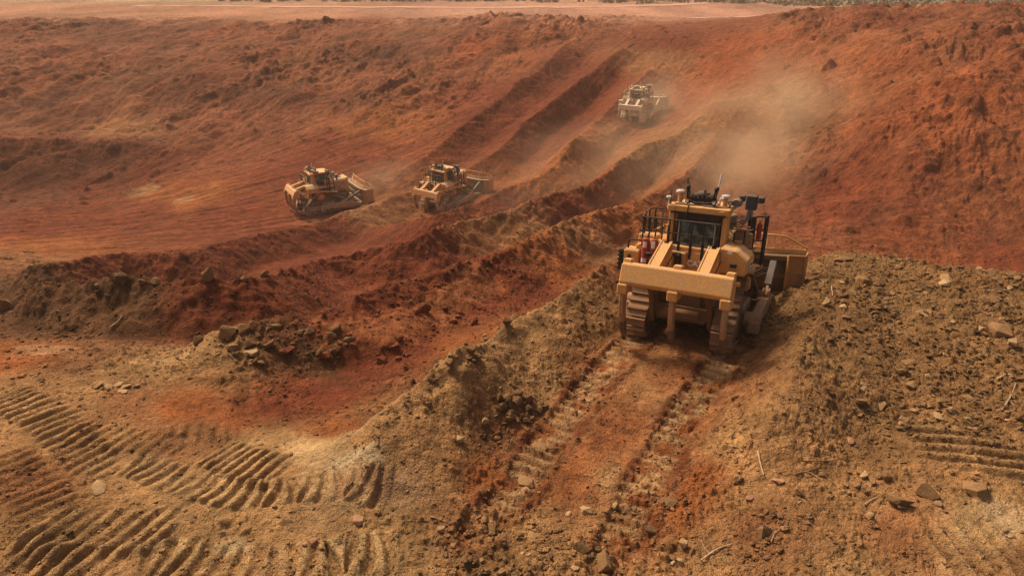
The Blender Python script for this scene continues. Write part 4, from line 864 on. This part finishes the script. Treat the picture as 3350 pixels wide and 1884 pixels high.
    for o_ in list(COL.objects)[nb0:]:
        if o_.data: o_.data.transform(Matrix.Translation((0, 0, .26)) @ Matrix.Diagonal((1.025, 1, 1, 1)))
    # pins, bolts and hoses of the ripper
    for x in (-.78, .78):
        for yy, z_ in ((by + .12, 1.86 + RZ), (-2.02, 3.18)):
            mb = MB(); mb.cyl((x - .26, yy, z_), (x + .26, yy, z_), .075, n=14); B(mb, 'pin', 'silver')
        mb = MB(); mb.tube([(x - .25, -2.0, 3.0), (x - .27, -2.4, 2.95), (x - .26, -2.9, 2.72), (x - .2, -3.3, 2.5)], .022, 6); mb.tube([(x + .25, -2.0, 2.95), (x + .28, -2.5, 2.85), (x + .24, -3.1, 2.55)], .022, 6); B(mb, 'hose', 'black')
    for x in (-1.35, 1.45):
        mb = MB(); mb.box(x - .10, x + .10, -2.20, -2.10, 2.78, 2.92, .02); tl = B(mb, 'tail_lamp', 'black')
        mb = MB(); mb.box(x - .08, x + .08, -2.215, -2.195, 2.80, 2.90, 0); B(mb, 'lens', 'lens', tl)
    # push arms, tilt cylinders, trunnions
    for sx in (-1, 1):
        x = 2.16 * sx
        mb = MB(); mb.prism([(-.75, .55), (-.85, .75), (-.6, .95), (.4, 1.05), (2.6, .95), (3.9, .60), (3.9, .20), (2.6, .30), (.4, .50)], x - .15, x + .15, bev=.05)
        mb.box(x - .18, x + .18, 1.2, 1.55, .45, 1.05, .04); mb.box(x - .19, x + .19, 2.2, 2.4, .30, 1.0, .03)
        pa = B(mb, 'push_arm', 'worn')
        mb = MB(); mb.cyl((x - .33 * sx, -.62, .75), (x + .20 * sx, -.62, .75), .25, n=20); mb.box(x - .2, x + .2, -.95, -.5, .30, .78, .06); B(mb, 'trunnion', 'worn', pa)
        p = Vector((x, 1.75, 1.05)); q = Vector((2.10 * sx, 3.92, 1.98)); k = (q - p).normalized()
        mb = MB(); mb.bar(p + k * .62, q - k * .12, .26, .22, .03); B(mb, 'tilt_cylinder', 'slate')
        mb = MB(); mb.bar(p, p + k * .7, .10, .10); mb.box(x - .13, x - .07, 1.5, 2.1, .9, 1.28, .02); mb.box(x + .07, x + .13, 1.5, 2.1, .9, 1.28, .02); B(mb, 'clevis', 'worn')
        mb = MB(); mb.tube([(1.0 * sx, 2.7, 1.6), (1.4 * sx, 2.8, 1.55), (1.75 * sx, 3.1, 1.75), (1.95 * sx, 3.4, 1.75)], .03); mb.tube([(1.0 * sx, 2.7, 1.5), (1.45 * sx, 2.7, 1.38), (1.8 * sx, 3.0, 1.55), (2.0 * sx, 3.2, 1.6)], .03); B(mb, 'hydraulic_hose', 'black')
    return root

def tree_copy(o, par=None):
    c = o.copy(); COL.objects.link(c); c.parent = par
    for ch in list(o.children): tree_copy(ch, c)
    return c
def walk(o):
    yield o
    for ch in o.children: yield from walk(ch)
def place(o, x, y, az, pitch, roll, scale, dz=0.0):
    f = Vector((math.sin(az), math.cos(az), 0)); r = Vector((math.cos(az), -math.sin(az), 0)); u = Vector((0, 0, 1))
    Rm = Matrix((r, f, u)).transposed() @ Matrix.Rotation(pitch, 3, 'X') @ Matrix.Rotation(roll, 3, 'Y')
    # rest on the ground: mean height under the two track footprints
    P = [Vector((sx * 1.445 * scale, t * scale, 0)) for sx in (-1, 1) for t in np.linspace(-2, 2, 9)]
    W = [Rm @ p for p in P]; g = ground_z([x + p.x for p in W], [y + p.y for p in W])
    z0 = float(np.mean(g - np.array([p.z for p in W]))) + dz
    o.matrix_world = Matrix.Translation((x, y, z0)) @ Rm.to_4x4() @ Matrix.Scale(scale, 4)
    return z0
DZ = [  # photo pixel under the middle, azimuth, pitch, roll, scale, sink
]
dozer = make_dozer()
d1 = dozer
d2 = tree_copy(dozer); d3 = tree_copy(dozer); d4 = tree_copy(dozer)
S_ = .93
place(d1, 6.04, 20.09, rad(27.5), rad(-9.7), rad(-2.5), .904, -.06)
q2 = on_ground([(1060, 678)])[0]; place(d2, q2[0], q2[1], rad(58), rad(1), rad(0), S_, -.05)
q3 = on_ground([(1462, 668)])[0]; place(d3, q3[0], q3[1], rad(33), rad(3), rad(1), S_, -.1)
q4 = on_ground([(2085, 390)])[0]; place(d4, q4[0], q4[1], rad(27), rad(6), rad(0), S_ * .96, -.05)
GRP = 'bulldozers working in the pit'
tag(d1, 'big yellow bulldozer seen from behind near the camera, driving down the closest push slot', 'bulldozer', GRP)
tag(d2, 'bulldozer at far left seen from its side, ripper raised, pushing across the pit floor', 'bulldozer', GRP)
tag(d3, 'bulldozer in the middle with its pale ripper beam showing, half hidden behind a dirt ridge', 'bulldozer', GRP)
tag(d4, 'farthest bulldozer, pale with dust, climbing the slope inside the dust cloud', 'bulldozer', GRP)
for d, dust, pale in ((d1, 0.0, 0.0), (d2, .10, .35), (d3, .06, .35), (d4, .70, 1.0)):
    for o in walk(d): o.color = (dust, pale, 0, 1)
def lift_ripper(d, dz, tilt):                    # raise the ripper: beam up, arms follow
    for ch in d.children:
        nm = ch.name.split('.')[0]
        if nm in ('ripper_beam', 'ripper_arm', 'ripper_linkage', 'ripper_cylinder'):
            pv = Vector((0, -1.95, 1.6)); ch.matrix_local = Matrix.Translation(pv) @ Matrix.Rotation(-tilt, 4, 'X') @ Matrix.Translation(-pv)
lift_ripper(d2, .6, rad(10))
# ------------------------------------------------------------------ stones, slabs, roots and sticks
def rock_mesh(name, mat, seed, flat=1.0, n=18, cham=.035):
    r_ = random.Random(seed); bm = bmesh.new()
    for _ in range(n):
        v = Vector((r_.gauss(0, 1), r_.gauss(0, 1), r_.gauss(0, 1))).normalized() * (0.42 + .13 * r_.random())
        bm.verts.new((v.x * (1 + .25 * r_.random()), v.y, v.z * flat))
    res = bmesh.ops.convex_hull(bm, input=bm.verts); junk = [e for e in res['geom_interior'] if isinstance(e, bmesh.types.BMVert)]
    if junk: bmesh.ops.delete(bm, geom=junk, context='VERTS')
    bmesh.ops.dissolve_limit(bm, angle_limit=.22, verts=bm.verts, edges=bm.edges)
    bmesh.ops.bevel(bm, geom=list(bm.edges), offset=cham * .5, segments=1, affect='EDGES')
    bmesh.ops.triangulate(bm, faces=bm.faces); bmesh.ops.subdivide_edges(bm, edges=list(bm.edges), cuts=1, use_grid_fill=True)
    for v in bm.verts:
        p = v.co * 4.0; k = math.sin(p.x * 2.1 + seed) * math.sin(p.y * 1.9 + 1.3 * seed) * math.sin(p.z * 2.3 + .7)
        v.co *= 1 + .05 * k + .02 * (r_.random() - .5)
    m = bpy.data.meshes.new(name); bm.to_mesh(m); bm.free(); m.materials.append(M[mat]); return m
RM = {}
for mat in ('olive', 'pale', 'red', 'pink', 'brown'):
    for kind, fl in (('block', .85), ('slab', .38), ('shard', .6)):
        RM[mat, kind] = [rock_mesh('stone', 'rock_' + mat, 31 * i + len(mat) * 7 + len(kind), fl, 15 + 3 * (i % 3)) for i in range(4)]
def put_rock(x, y, size, mat, kind, sink=.3, name='stone', squash=1.0, tilt=.35, stretch=1.0, rz=None):
    o = bpy.data.objects.new(name, rng.choice(RM[mat, kind])); COL.objects.link(o)
    z = float(ground_z(x, y)[0]); hh = size * .45 * (1 if kind == 'block' else .4 if kind == 'slab' else .6) * squash
    o.location = (x, y, z + hh * (1 - 2 * sink))
    o.rotation_euler = (rng.uniform(-tilt, tilt), rng.uniform(-tilt, tilt), rng.uniform(0, 6.28) if rz is None else rz)
    o.scale = (size * stretch, size, size * squash); return o
def px_rock(u, v, wpx, mat, kind, label, cat='rock', name='boulder', **k):
    p = on_ground([(u, v)])[0]; D = (p - CPOS) @ FWD
    o = put_rock(p[0], p[1], wpx * D / FPX, mat, kind, name=name, **k); tag(o, label, cat); return o
ONE = [
 (686,915,44,'olive','block','tall pointed rock standing alone on the ridge crest left of centre',dict(squash=1.75,sink=.22,tilt=.12)),
 (396,918,48,'brown','block','broad peaked rock on the ridge crest, largest of the left crest rocks',dict(squash=1.1,sink=.3)),
 (470,925,34,'brown','block','squarish rock just right of the broad peaked crest rock',dict(squash=1.1)),
 (510,928,34,'olive','shard','narrow rock on the crest left of the tall pointed rock',dict(squash=1.6)),
 (316,938,15,'olive','block','tiny upright stone on the far left ridge crest',dict(squash=1.7)),
 (800,912,32,'olive','block','knobbly orange rock on the crest right of the tall pointed rock',dict(squash=1.0)),
 (866,902,32,'olive','shard','rounded rock on the ridge crest below the left bulldozer',dict(squash=1.3)),
 (745,1094,66,'olive','block','biggest tan boulder at the left end of the rubble heap',dict(squash=.95)),
 (802,1090,48,'brown','block','brown boulder leaning against the biggest boulder',dict(squash=1.1)),
 (768,1142,44,'olive','block','rounded brown boulder below the biggest boulder',dict()),
 (815,1158,60,'pale','slab','flat pale slab lying below the rubble heap',dict(squash=1.3,rz=-.5)),
 (650,1120,38,'olive','block','lumpy tan boulder left of the biggest boulder',dict()),
 (28,1012,85,'brown','block','big dark boulder cut by the left edge of the photo',dict(squash=1.2)),
 (1386,1015,48,'red','block','largest red block lying on the slope of the middle slot',dict(squash=1.1)),
 (1360,1022,30,'red','block','small red block touching the largest red block',dict()),
 (1455,1014,26,'red','block','lone red block right of the largest red block',dict()),
 (2498,1742,52,'olive','block','brown block with flat faces at the lower right',dict(squash=1.25,tilt=.2)),
 (1980,1848,78,'olive','block','large tan block at the bottom edge right of centre',dict(squash=.8)),
 (1900,1790,62,'olive','shard','angular brown block above the large tan bottom block',dict()),
 (1020,1777,42,'pink','block','pink brick shaped stone on the lower left ground',dict(squash=.7,tilt=.1)),
 (1172,1703,40,'pink','shard','pinkish stone with dark underside left of the ruts',dict()),
 (937,1708,38,'olive','slab','flat brown stone among the lower track prints',dict()),
 (2617,1612,42,'olive','block','rounded brown stone on the lower right mound',dict()),
 (2827,1558,38,'pale','block','pale stone midway up the lower right mound',dict()),
 (2940,1640,78,'olive','block','wide tan clod at the foot of the lower right mound',dict(squash=.8)),
 (3030,1612,82,'olive','block','orange tan clod on the lower right mound',dict(squash=.8)),
 (3190,1605,90,'olive','block','grey brown clod near the right edge, low down',dict(squash=.7)),
 (2543,1573,38,'pink','slab','thin pink stone lying flat above the reddish flake',dict(squash=.9,rz=.2,stretch=1.2)),
 (2452,1633,32,'pink','slab','reddish flake stone on the right slot shoulder',dict(squash=1.4,rz=1.0)),
 (2777,1442,36,'pink','slab','pink chip lying on the mound right of the slot',dict(squash=1.2)),
 (3072,1366,38,'pale','slab','pale flake lying upright on the right bench',dict(squash=1.3,rz=2.2)),
 (2958,1388,40,'pink','slab','pinkish flake on the right bench left of the pale flake',dict(squash=1.2,rz=2.3)),
 (2992,1348,30,'pale','shard','pale peg of stone on the right bench',dict(squash=1.4)),
 (2703,992,38,'pale','block','square tan block on the berm beside the blade',dict()),
 (2760,1005,34,'pale','slab','pale stone right of the square tan block',dict(squash=1.4)),
 (3098,912,44,'pale','slab','pale grey slab tilted up on the right bench',dict(squash=1.2)),
 (2752,852,64,'olive','slab','flat dark slab jutting out at the bench edge',dict(squash=.9,rz=0)),
 (2825,926,54,'olive','block','dark brown lump in the middle of the right bench',dict(squash=.8)),
 (3275,1090,92,'olive','shard','long tan slab pushed up at the right edge',dict(squash=.8,rz=-.3)),
 (320,1598,62,'pale','slab','flat pale piece lying between the left track prints',dict(squash=.6,rz=-.3)),
 (1402,1325,30,'olive','block','round tan stone on the near end of the olive berm',dict()),
 (1588,1382,28,'pale','block','pale cobble on the right flank of the olive berm',dict()),
 (1505,1440,34,'pale','block','larger pale cobble at the foot of the olive berm',dict()),
 (1762,1462,74,'olive','slab','broad cracked slab pressed into the left rut',dict(squash=.8,tilt=.1)),
 (1725,1578,64,'olive','slab','orange slab pressed flat in the lower left rut',dict(squash=.8,tilt=.1)),
 (2175,1640,70,'olive','slab','tan slab pressed into the right rut',dict(squash=.8,tilt=.1)),
 (1285,1135,40,'red','slab','dark red slab on the middle slot floor',dict()),
]
for u, v, w_, mat, kind, lab, kw in ONE: px_rock(u, v, w_, mat, kind, lab, **kw)
for i, (u, v) in enumerate(((322,1262),(352,1268),(385,1262),(412,1268),(440,1266),(398,1284))):
    p = on_ground([(u, v)])[0]; o = put_rock(p[0], p[1], .30, 'pale', 'slab', name='stone', squash=1.1); tag(o, 'pale flat stone in the small pile above the left track prints', 'stone', 'pale stones piled above the left track prints')
def cluster(n, poly, smin, smax, mats, kinds, label, group, sink=(.15, .4), name='stone'):
    us = [p[0] for p in poly]; vs = [p[1] for p in poly]; c = 0; pts = []
    while len(pts) < n:
        u = rng.uniform(min(us), max(us)); v = rng.uniform(min(vs), max(vs)); ins = False; j = len(poly) - 1
        for i in range(len(poly)):
            if (poly[i][1] > v) != (poly[j][1] > v) and u < (poly[j][0] - poly[i][0]) * (v - poly[i][1]) / (poly[j][1] - poly[i][1]) + poly[i][0]: ins = not ins
            j = i
        if ins: pts.append((u, v))
    for p in on_ground(pts):
        s_ = smin + (smax - smin) * rng.random() ** 2.2
        o = put_rock(p[0], p[1], s_, rng.choice(mats), rng.choice(kinds), rng.uniform(*sink), name); tag(o, label, 'stone', group)
cluster(46, [(1610,1300),(1720,1290),(1790,1330),(1720,1390),(1640,1370)], .14, .34, ['brown'], ['block'], 'brown cobble in the heap at the foot of the olive berm', 'cobbles heaped below the olive berm', (.1, .3))
cluster(95, [(700,1110),(800,1070),(900,1060),(1050,1050),(1180,1110),(1120,1180),(1000,1190),(880,1195),(800,1180)], .10, .44, ['brown', 'brown', 'brown', 'red'], ['block', 'block', 'shard'], 'brown block in the rubble heap left of centre', 'blocks in the left rubble heap', (.25, .5))
cluster(30, [(1280,1300),(1440,1160),(1600,1060),(1700,1040),(1640,1120),(1460,1260),(1330,1340)], .12, .36, ['olive', 'brown'], ['block', 'shard'], 'olive lump on the crest of the olive berm', 'lumps on the olive berm', (.2, .4))
cluster(34, [(2780,1180),(3340,1120),(3340,1400),(2900,1420),(2780,1300)], .14, .40, ['olive', 'olive', 'pale'], ['slab', 'shard', 'block'], 'tan stone strewn over the right bench', 'stones strewn over the right bench', (.1, .35))
cluster(28, [(2740,860),(3340,890),(3340,1080),(2760,1100)], .18, .5, ['olive', 'pale', 'olive'], ['slab', 'shard'], 'brown flake on the far part of the right bench', 'flakes on the far right bench', (.1, .35))
cluster(28, [(2400,1560),(2800,1500),(3100,1520),(3200,1700),(2700,1720),(2450,1700)], .10, .26, ['olive', 'pale', 'olive'], ['block', 'shard'], 'small stone on the lower right mound', 'stones on the lower right mound', (.15, .4))
cluster(26, [(1150,1180),(1500,1010),(1560,1060),(1300,1190)], .14, .4, ['red'], ['block', 'shard'], 'red clod on the floor of the middle slot', 'red clods in the middle slot', (.15, .4))
cluster(24, [(1400,1700),(2000,1640),(2300,1760),(2200,1884),(1350,1884)], .10, .28, ['olive', 'olive', 'pale'], ['shard', 'slab', 'block'], 'small stone on the churned ground at the bottom', 'stones on the churned bottom ground', (.15, .4))

# sticks and roots
def stick(path, r0, mat, label, name='stick', cat='stick', lift=.03, twigs=0):
    P = on_ground(path); mb = MB()
    L_ = smooth_line(P, 5); n = len(L_); gz_ = ground_z(L_[:, 0], L_[:, 1]); gz_ = np.convolve(np.pad(gz_, 3, 'edge'), np.ones(7) / 7, 'valid'); pts = [Vector((p[0], p[1], float(g_) + lift)) for p, g_ in zip(L_, gz_)]
    r0 *= .72; mb.tube(pts, [r0 * (1 - .6 * i / n) for i in range(n)], 7)
    for k in range(twigs):
        i = int(n * (.3 + .3 * k)); a = pts[min(i, n - 1)]; d = Vector((rng.uniform(-1, 1), rng.uniform(-.6, .9), .25)).normalized()
        mb.tube([a, a + d * .18, a + d * .34 + Vector((.05, 0, .02))], [r0 * .5, r0 * .4, r0 * .2], 6)
    o = mb.build(name, mat); c = sum((v for v in pts), Vector()) / n
    o.data.transform(Matrix.Translation(-c)); o.location = c; tag(o, label, cat); return o
stick([(2478,1478),(2486,1520),(2497,1560)], .035, 'wood', 'thick pale straight stick beside the right rut', lift=.05)
stick([(2600,1552),(2640,1546),(2680,1570),(2712,1602)], .024, 'wood', 'forked pale branch on the lower right mound', 'branch', 'branch', twigs=1)
stick([(2625,1510),(2700,1510),(2780,1500),(2842,1484)], .018, 'wood_dark', 'long thin brown root curving over the lower right mound', 'root', 'root')
stick([(2828,1652),(2845,1640),(2870,1627)], .022, 'wood', 'short pale stick right of the branch on the mound')
stick([(2292,1834),(2340,1802),(2395,1780)], .028, 'wood', 'pale grey stick lying at the bottom centre right', twigs=1)
stick([(2522,1776),(2535,1745),(2565,1722),(2590,1720)], .018, 'wood', 'forked twig beside the brown block at lower right', 'twig', 'twig', twigs=2)
stick([(2380,1465),(2440,1467)], .022, 'wood', 'short stick on the shoulder above the thick pale stick')
stick([(2415,1415),(2465,1424)], .020, 'wood', 'thin stick higher up the right slot shoulder')
stick([(360,1076),(380,1062),(396,1044),(399,1034)], .045, 'wood', 'curved white root on the left slope below the ridge', 'root', 'root', lift=.06)
stick([(165,1032),(180,1020),(198,1022)], .04, 'wood', 'small white root near the big dark boulder', 'root', 'root', lift=.06)
stick([(1618,1176),(1640,1205),(1662,1232)], .028, 'wood_dark', 'dark stick poking out of the olive berm', lift=.08)
stick([(1838,1238),(1865,1232)], .024, 'wood', 'pale chip of wood at the foot of the olive berm')
stick([(3275,1350),(3305,1300),(3320,1262)], .03, 'wood', 'pale split branch on the bench at the right edge', 'branch', 'branch', lift=.07)
stick([(3298,1310),(3318,1330)], .022, 'wood', 'stub of wood next to the pale split branch')
stick([(3255,1248),(3290,1225)], .03, 'wood', 'dry branch above the pale split branch', 'branch', 'branch', lift=.06)
stick([(2668,916),(2685,920),(2698,930)], .03, 'wood', 'pale root on the berm beside the blade', 'root', 'root', lift=.06)
stick([(2718,945),(2722,975)], .022, 'wood', 'twig standing on the berm above the square tan block', 'twig', 'twig', lift=.08)
stick([(740,1155),(765,1175),(790,1190)], .03, 'wood_dark', 'brown root on the slope below the rubble heap', 'root', 'root', lift=.05)
stick([(1410,1695),(1440,1702),(1465,1710)], .022, 'wood', 'pale splinter left of the lower ruts')
stick([(3140,1195),(3185,1205)], .026, 'wood', 'splinter of pale wood in the middle of the bench, right side')
stick([(2980,960),(3030,965)], .03, 'wood', 'pale sliver of wood on the far right bench')

# gravel: countless small stones pressed in the near ground, one mesh
def gravel(n):
    r_ = np.random.default_rng(5); xs = []; ys = []
    while len(xs) < n:
        y = np.exp(r_.uniform(math.log(8.5), math.log(48), n)); k = r_.uniform(-.78, .78, n); x = k * (y + 7)
        zr = zone(x, y)[:, 3] * (1 + 1.2 * fbm(x * .4, y * .4, 801, 3)); keep = r_.random(n) < np.clip(zr * 1.25 - .12, .03, 1)
        xs += list(x[keep]); ys += list(y[keep])
    x = np.array(xs[:n]); y = np.array(ys[:n]); zg = ground_z(x, y); cz = zone(x, y)[:, :3]
    lib = []
    for i in range(6):
        m = rock_mesh('tmp', 'soil', 900 + i, [.85, .5, .65][i % 3], 11, .05); co = np.zeros(len(m.vertices) * 3); m.vertices.foreach_get('co', co)
        fa = np.array([list(p.vertices) for p in m.polygons]); lib.append((co.reshape(-1, 3), fa)); bpy.data.meshes.remove(m)
    V = []; F = []; C = []; off = 0
    dist = np.hypot(x, y)
    sz = (.03 + .11 * r_.random(n) ** 3.0 + .13 * (zone(x, y)[:, 3] > .75) * r_.random(n) ** 3.5) * np.clip(dist / 18, .8, 1.6)
    for i in range(n):
        co, fa = lib[i % 6]; a = r_.uniform(0, 6.28); ca_, sa = math.cos(a), math.sin(a); tx = r_.uniform(-.4, .4)
        p = co * sz[i] * np.array([r_.uniform(.9, 1.4), 1, r_.uniform(.7, 1.1)])
        p = np.column_stack([p[:, 0] * ca_ - p[:, 1] * sa, p[:, 0] * sa + p[:, 1] * ca_, p[:, 2] + p[:, 0] * tx])
        V.append(p + [x[i], y[i], zg[i] + sz[i] * .10]); F.append(fa + off); off += len(co)
        t = r_.random(); c = cz[i] * (.65 + .75 * r_.random()); c = c * (1 - .35 * t) + np.array([.36, .22, .11]) * .35 * t
        C.append(np.repeat([[*(c * .85), 1]], len(co), 0))
    V = np.vstack(V); F = np.vstack(F); C = np.vstack(C)
    m = bpy.data.meshes.new('gravel'); m.vertices.add(len(V)); m.vertices.foreach_set('co', V.astype(np.float32).ravel())
    m.loops.add(F.size); m.polygons.add(len(F)); m.loops.foreach_set('vertex_index', F.ravel().astype(np.int32)); m.polygons.foreach_set('loop_start', (np.arange(len(F)) * 3).astype(np.int32)); m.update(calc_edges=True)
    at = m.color_attributes.new('soil', 'FLOAT_COLOR', 'POINT'); at.data.foreach_set('color', C.astype(np.float32).ravel()); m.materials.append(M['soil'])
    o = bpy.data.objects.new('gravel', m); COL.objects.link(o); tag(o, 'small loose stones and crumbs scattered over the dug ground', 'gravel', kind='stuff')
gravel(int(26000 * Q))

# ------------------------------------------------------------------ scrub and haul road on the far plain
def scrub():
    r_ = np.random.default_rng(8); V = []; F = []; off = 0
    def add(x, y, s):
        nonlocal off
        z = float(ground_z(x, y)[0]); n = 15
        for _ in range(n):
            c = np.array([x, y, z + s * .35]) + r_.normal(0, 1, 3) * [s * .45, s * .45, s * .22]; a = r_.normal(0, 1, (3, 3)) * s * .32
            V.append(c + a); F.append([off, off + 1, off + 2]); off += 3
    for _ in range(3400):
        y = r_.uniform(250, 420); x = r_.uniform(-.62, .75) * y
        lim = 262 if x < 30 else 240 - .32 * (x - 30)
        if y < lim or (x > 30 and y < 262 and r_.random() < .4 and x < 60): continue
        if x < -105 and y < 300: continue
        add(x, y, r_.uniform(1.0, 2.6))
    for _ in range(900):                          # nearer belt on the right
        x = r_.uniform(85, 200); y = r_.uniform(190, 250)
        if y < 232 - .26 * (x - 85): continue
        add(x, y, r_.uniform(.8, 1.9))
    m = bpy.data.meshes.new('scrub'); m.from_pydata(np.vstack(V).tolist(), [], F)
    mt, nt, b = new_mat('scrub_leaf'); geo = N(nt, 'ShaderNodeNewGeometry'); n1 = N(nt, 'ShaderNodeTexNoise', Scale=.25, Detail=4.0); nt.links.new(geo.outputs['Position'], n1.inputs['Vector'])
    nt.links.new(mixc(nt, ramp(nt, n1.outputs['Fac'], .35, .65), (.15, .14, .085), (.36, .32, .20)), b.inputs['Base Color']); b.inputs['Roughness'].default_value = 1
    m.materials.append(mt); o = bpy.data.objects.new('scrub', m); COL.objects.link(o); tag(o, 'grey green scrub covering the plain beyond the pit', 'scrub', kind='stuff')
scrub()
def road(path, wd, name, col):
    P = np.array(path, float); L_ = smooth_line(np.column_stack([P, np.zeros(len(P)), np.zeros(len(P))]), 12)[:, :2]
    V = []; F = []
    for i, p in enumerate(L_):
        d = L_[min(i + 1, len(L_) - 1)] - L_[max(i - 1, 0)]; d /= np.hypot(*d); nn = np.array([d[1], -d[0]])
        for k in (-1, -.5, 0, .5, 1):
            q = p + nn * wd * k * (1 + .15 * math.sin(i * .7 + k)); V.append((q[0], q[1], float(ground_z(q[0], q[1])[0]) + .10 + .03 * (1 - abs(k))))
    for i in range(len(L_) - 1):
        for k in range(4): a = i * 5 + k; F.append((a, a + 1, a + 6, a + 5))
    m = bpy.data.meshes.new(name); m.from_pydata(V, [], F)
    mt, nt, b = new_mat(name + '_sand'); geo = N(nt, 'ShaderNodeNewGeometry'); n1 = N(nt, 'ShaderNodeTexNoise', Scale=.4, Detail=5.0); nt.links.new(geo.outputs['Position'], n1.inputs['Vector'])
    nt.links.new(mixc(nt, ramp(nt, n1.outputs['Fac'], .3, .7), col, tuple(c * 1.2 for c in col)), b.inputs['Base Color']); b.inputs['Roughness'].default_value = 1
    m.materials.append(mt); o = bpy.data.objects.new(name, m); COL.objects.link(o); o['kind'] = 'structure'
road([(-120, 235), (-60, 228), (-20, 222), (20, 226), (60, 246), (110, 285)], 3.2, 'dirt_road', (.46, .27, .18))
road([(38, 158), (55, 172), (78, 196), (100, 226), (120, 262)], 2.6, 'haul_road', (.52, .33, .235))

# ------------------------------------------------------------------ dust in the air
def dust(loc, rad3, rot, dens, col=(.90, .69, .46), seed=0.0, lo=.36, hi=.68, soft=1.0):
    m = bpy.data.materials.new('dust'); m.use_nodes = True; nt = m.node_tree; nt.nodes.clear(); L = nt.links.new
    out = nt.nodes.new('ShaderNodeOutputMaterial'); pv = nt.nodes.new('ShaderNodeVolumePrincipled'); L(pv.outputs[0], out.inputs['Volume'])
    pv.inputs['Color'].default_value = (*col, 1); pv.inputs['Anisotropy'].default_value = 0
    tc = N(nt, 'ShaderNodeTexCoord'); geo = N(nt, 'ShaderNodeNewGeometry')
    ln = N(nt, 'ShaderNodeVectorMath', operation='LENGTH'); L(tc.outputs['Object'], ln.inputs[0])
    ns = N(nt, 'ShaderNodeTexNoise', Scale=.16, Detail=4.0, Roughness=.55); mp = N(nt, 'ShaderNodeMapping'); mp.inputs['Location'].default_value = (seed, seed * 2, seed * 3); L(geo.outputs['Position'], mp.inputs['Vector']); L(mp.outputs[0], ns.inputs['Vector'])
    fall = ramp(nt, ln.outputs['Value'], 1.0, .15, 0, 1)
    pw = N(nt, 'ShaderNodeMath', operation='POWER'); L(fall, pw.inputs[0]); pw.inputs[1].default_value = 1.5 * soft
    nr = ramp(nt, ns.outputs['Fac'], lo, hi, .04, 1)
    mu = N(nt, 'ShaderNodeMath', operation='MULTIPLY'); L(pw.outputs[0], mu.inputs[0]); L(nr, mu.inputs[1])
    m2 = N(nt, 'ShaderNodeMath', operation='MULTIPLY'); L(mu.outputs[0], m2.inputs[0]); m2.inputs[1].default_value = dens
    L(m2.outputs[0], pv.inputs['Density'])
    mb = MB(); bmesh.ops.create_icosphere(mb.bm, subdivisions=3, radius=1); me_ = bpy.data.meshes.new('dust_cloud'); mb.bm.to_mesh(me_); mb.bm.free(); me_.materials.append(m)
    o = bpy.data.objects.new('dust_cloud', me_); COL.objects.link(o); o.location = loc; o.scale = rad3; o.rotation_euler = rot; o['kind'] = 'stuff'; return o
def gp(u, v, up=0.0):
    p = on_ground([(u, v)])[0]; return Vector((p[0], p[1], p[2] + up))
for o, lab in (
 (dust(gp(2560,420,1.5), (10,19,6.5), (rad(15),0,rad(-24)), .105, seed=3, lo=.40, hi=.62), 'tall plume of tan dust rising in front of the near bulldozer'),
 (dust(gp(2400,600,1.0), (9,15,4.6), (rad(8),0,rad(-20)), .16, seed=9, lo=.40, hi=.64), 'low dust between the near bulldozer and the tall plume'),
 (dust(gp(2140,370,1.6), (6.5,12,4.2), (rad(8),0,rad(-28)), .12, seed=5), 'pale dust cloud wrapping the farthest bulldozer'),
 (dust(gp(1900,560,.5), (13,24,3.6), (rad(4),0,rad(-30)), .055, seed=12), 'thin dust drifting over the middle slots'),
 (dust(gp(2230,470,.8), (12,30,4.0), (rad(6),0,rad(-26)), .05, seed=33, lo=.42, hi=.62), 'thin veil of dust trailing from the farthest bulldozer to the nearest'),
 (dust(gp(1250,600,.5), (5,7,3.0), (0,0,rad(-50)), .10, seed=21), 'faint dust in front of the left bulldozer blade'),
): tag(o, lab, 'dust')
# pale air over the whole pit
mb = MB(); mb.box(-3600, 3600, -60, 3400, -40, 24, 0); hz = bpy.data.meshes.new('haze'); mb.bm.to_mesh(hz); mb.bm.free()
hm = bpy.data.materials.new('haze_air'); hm.use_nodes = True; nt = hm.node_tree; nt.nodes.clear(); out = nt.nodes.new('ShaderNodeOutputMaterial'); pv = nt.nodes.new('ShaderNodeVolumePrincipled')
pv.inputs['Color'].default_value = (.90, .72, .58, 1); pv.inputs['Density'].default_value = .0006; nt.links.new(pv.outputs[0], out.inputs['Volume']); hz.materials.append(hm)
ho = bpy.data.objects.new('haze', hz); COL.objects.link(ho); tag(ho, 'thin dusty air over the whole pit', 'haze', kind='stuff')
sc.cycles.volume_step_rate = 1.0; sc.cycles.volume_max_steps = 96; sc.cycles.volume_bounces = 3
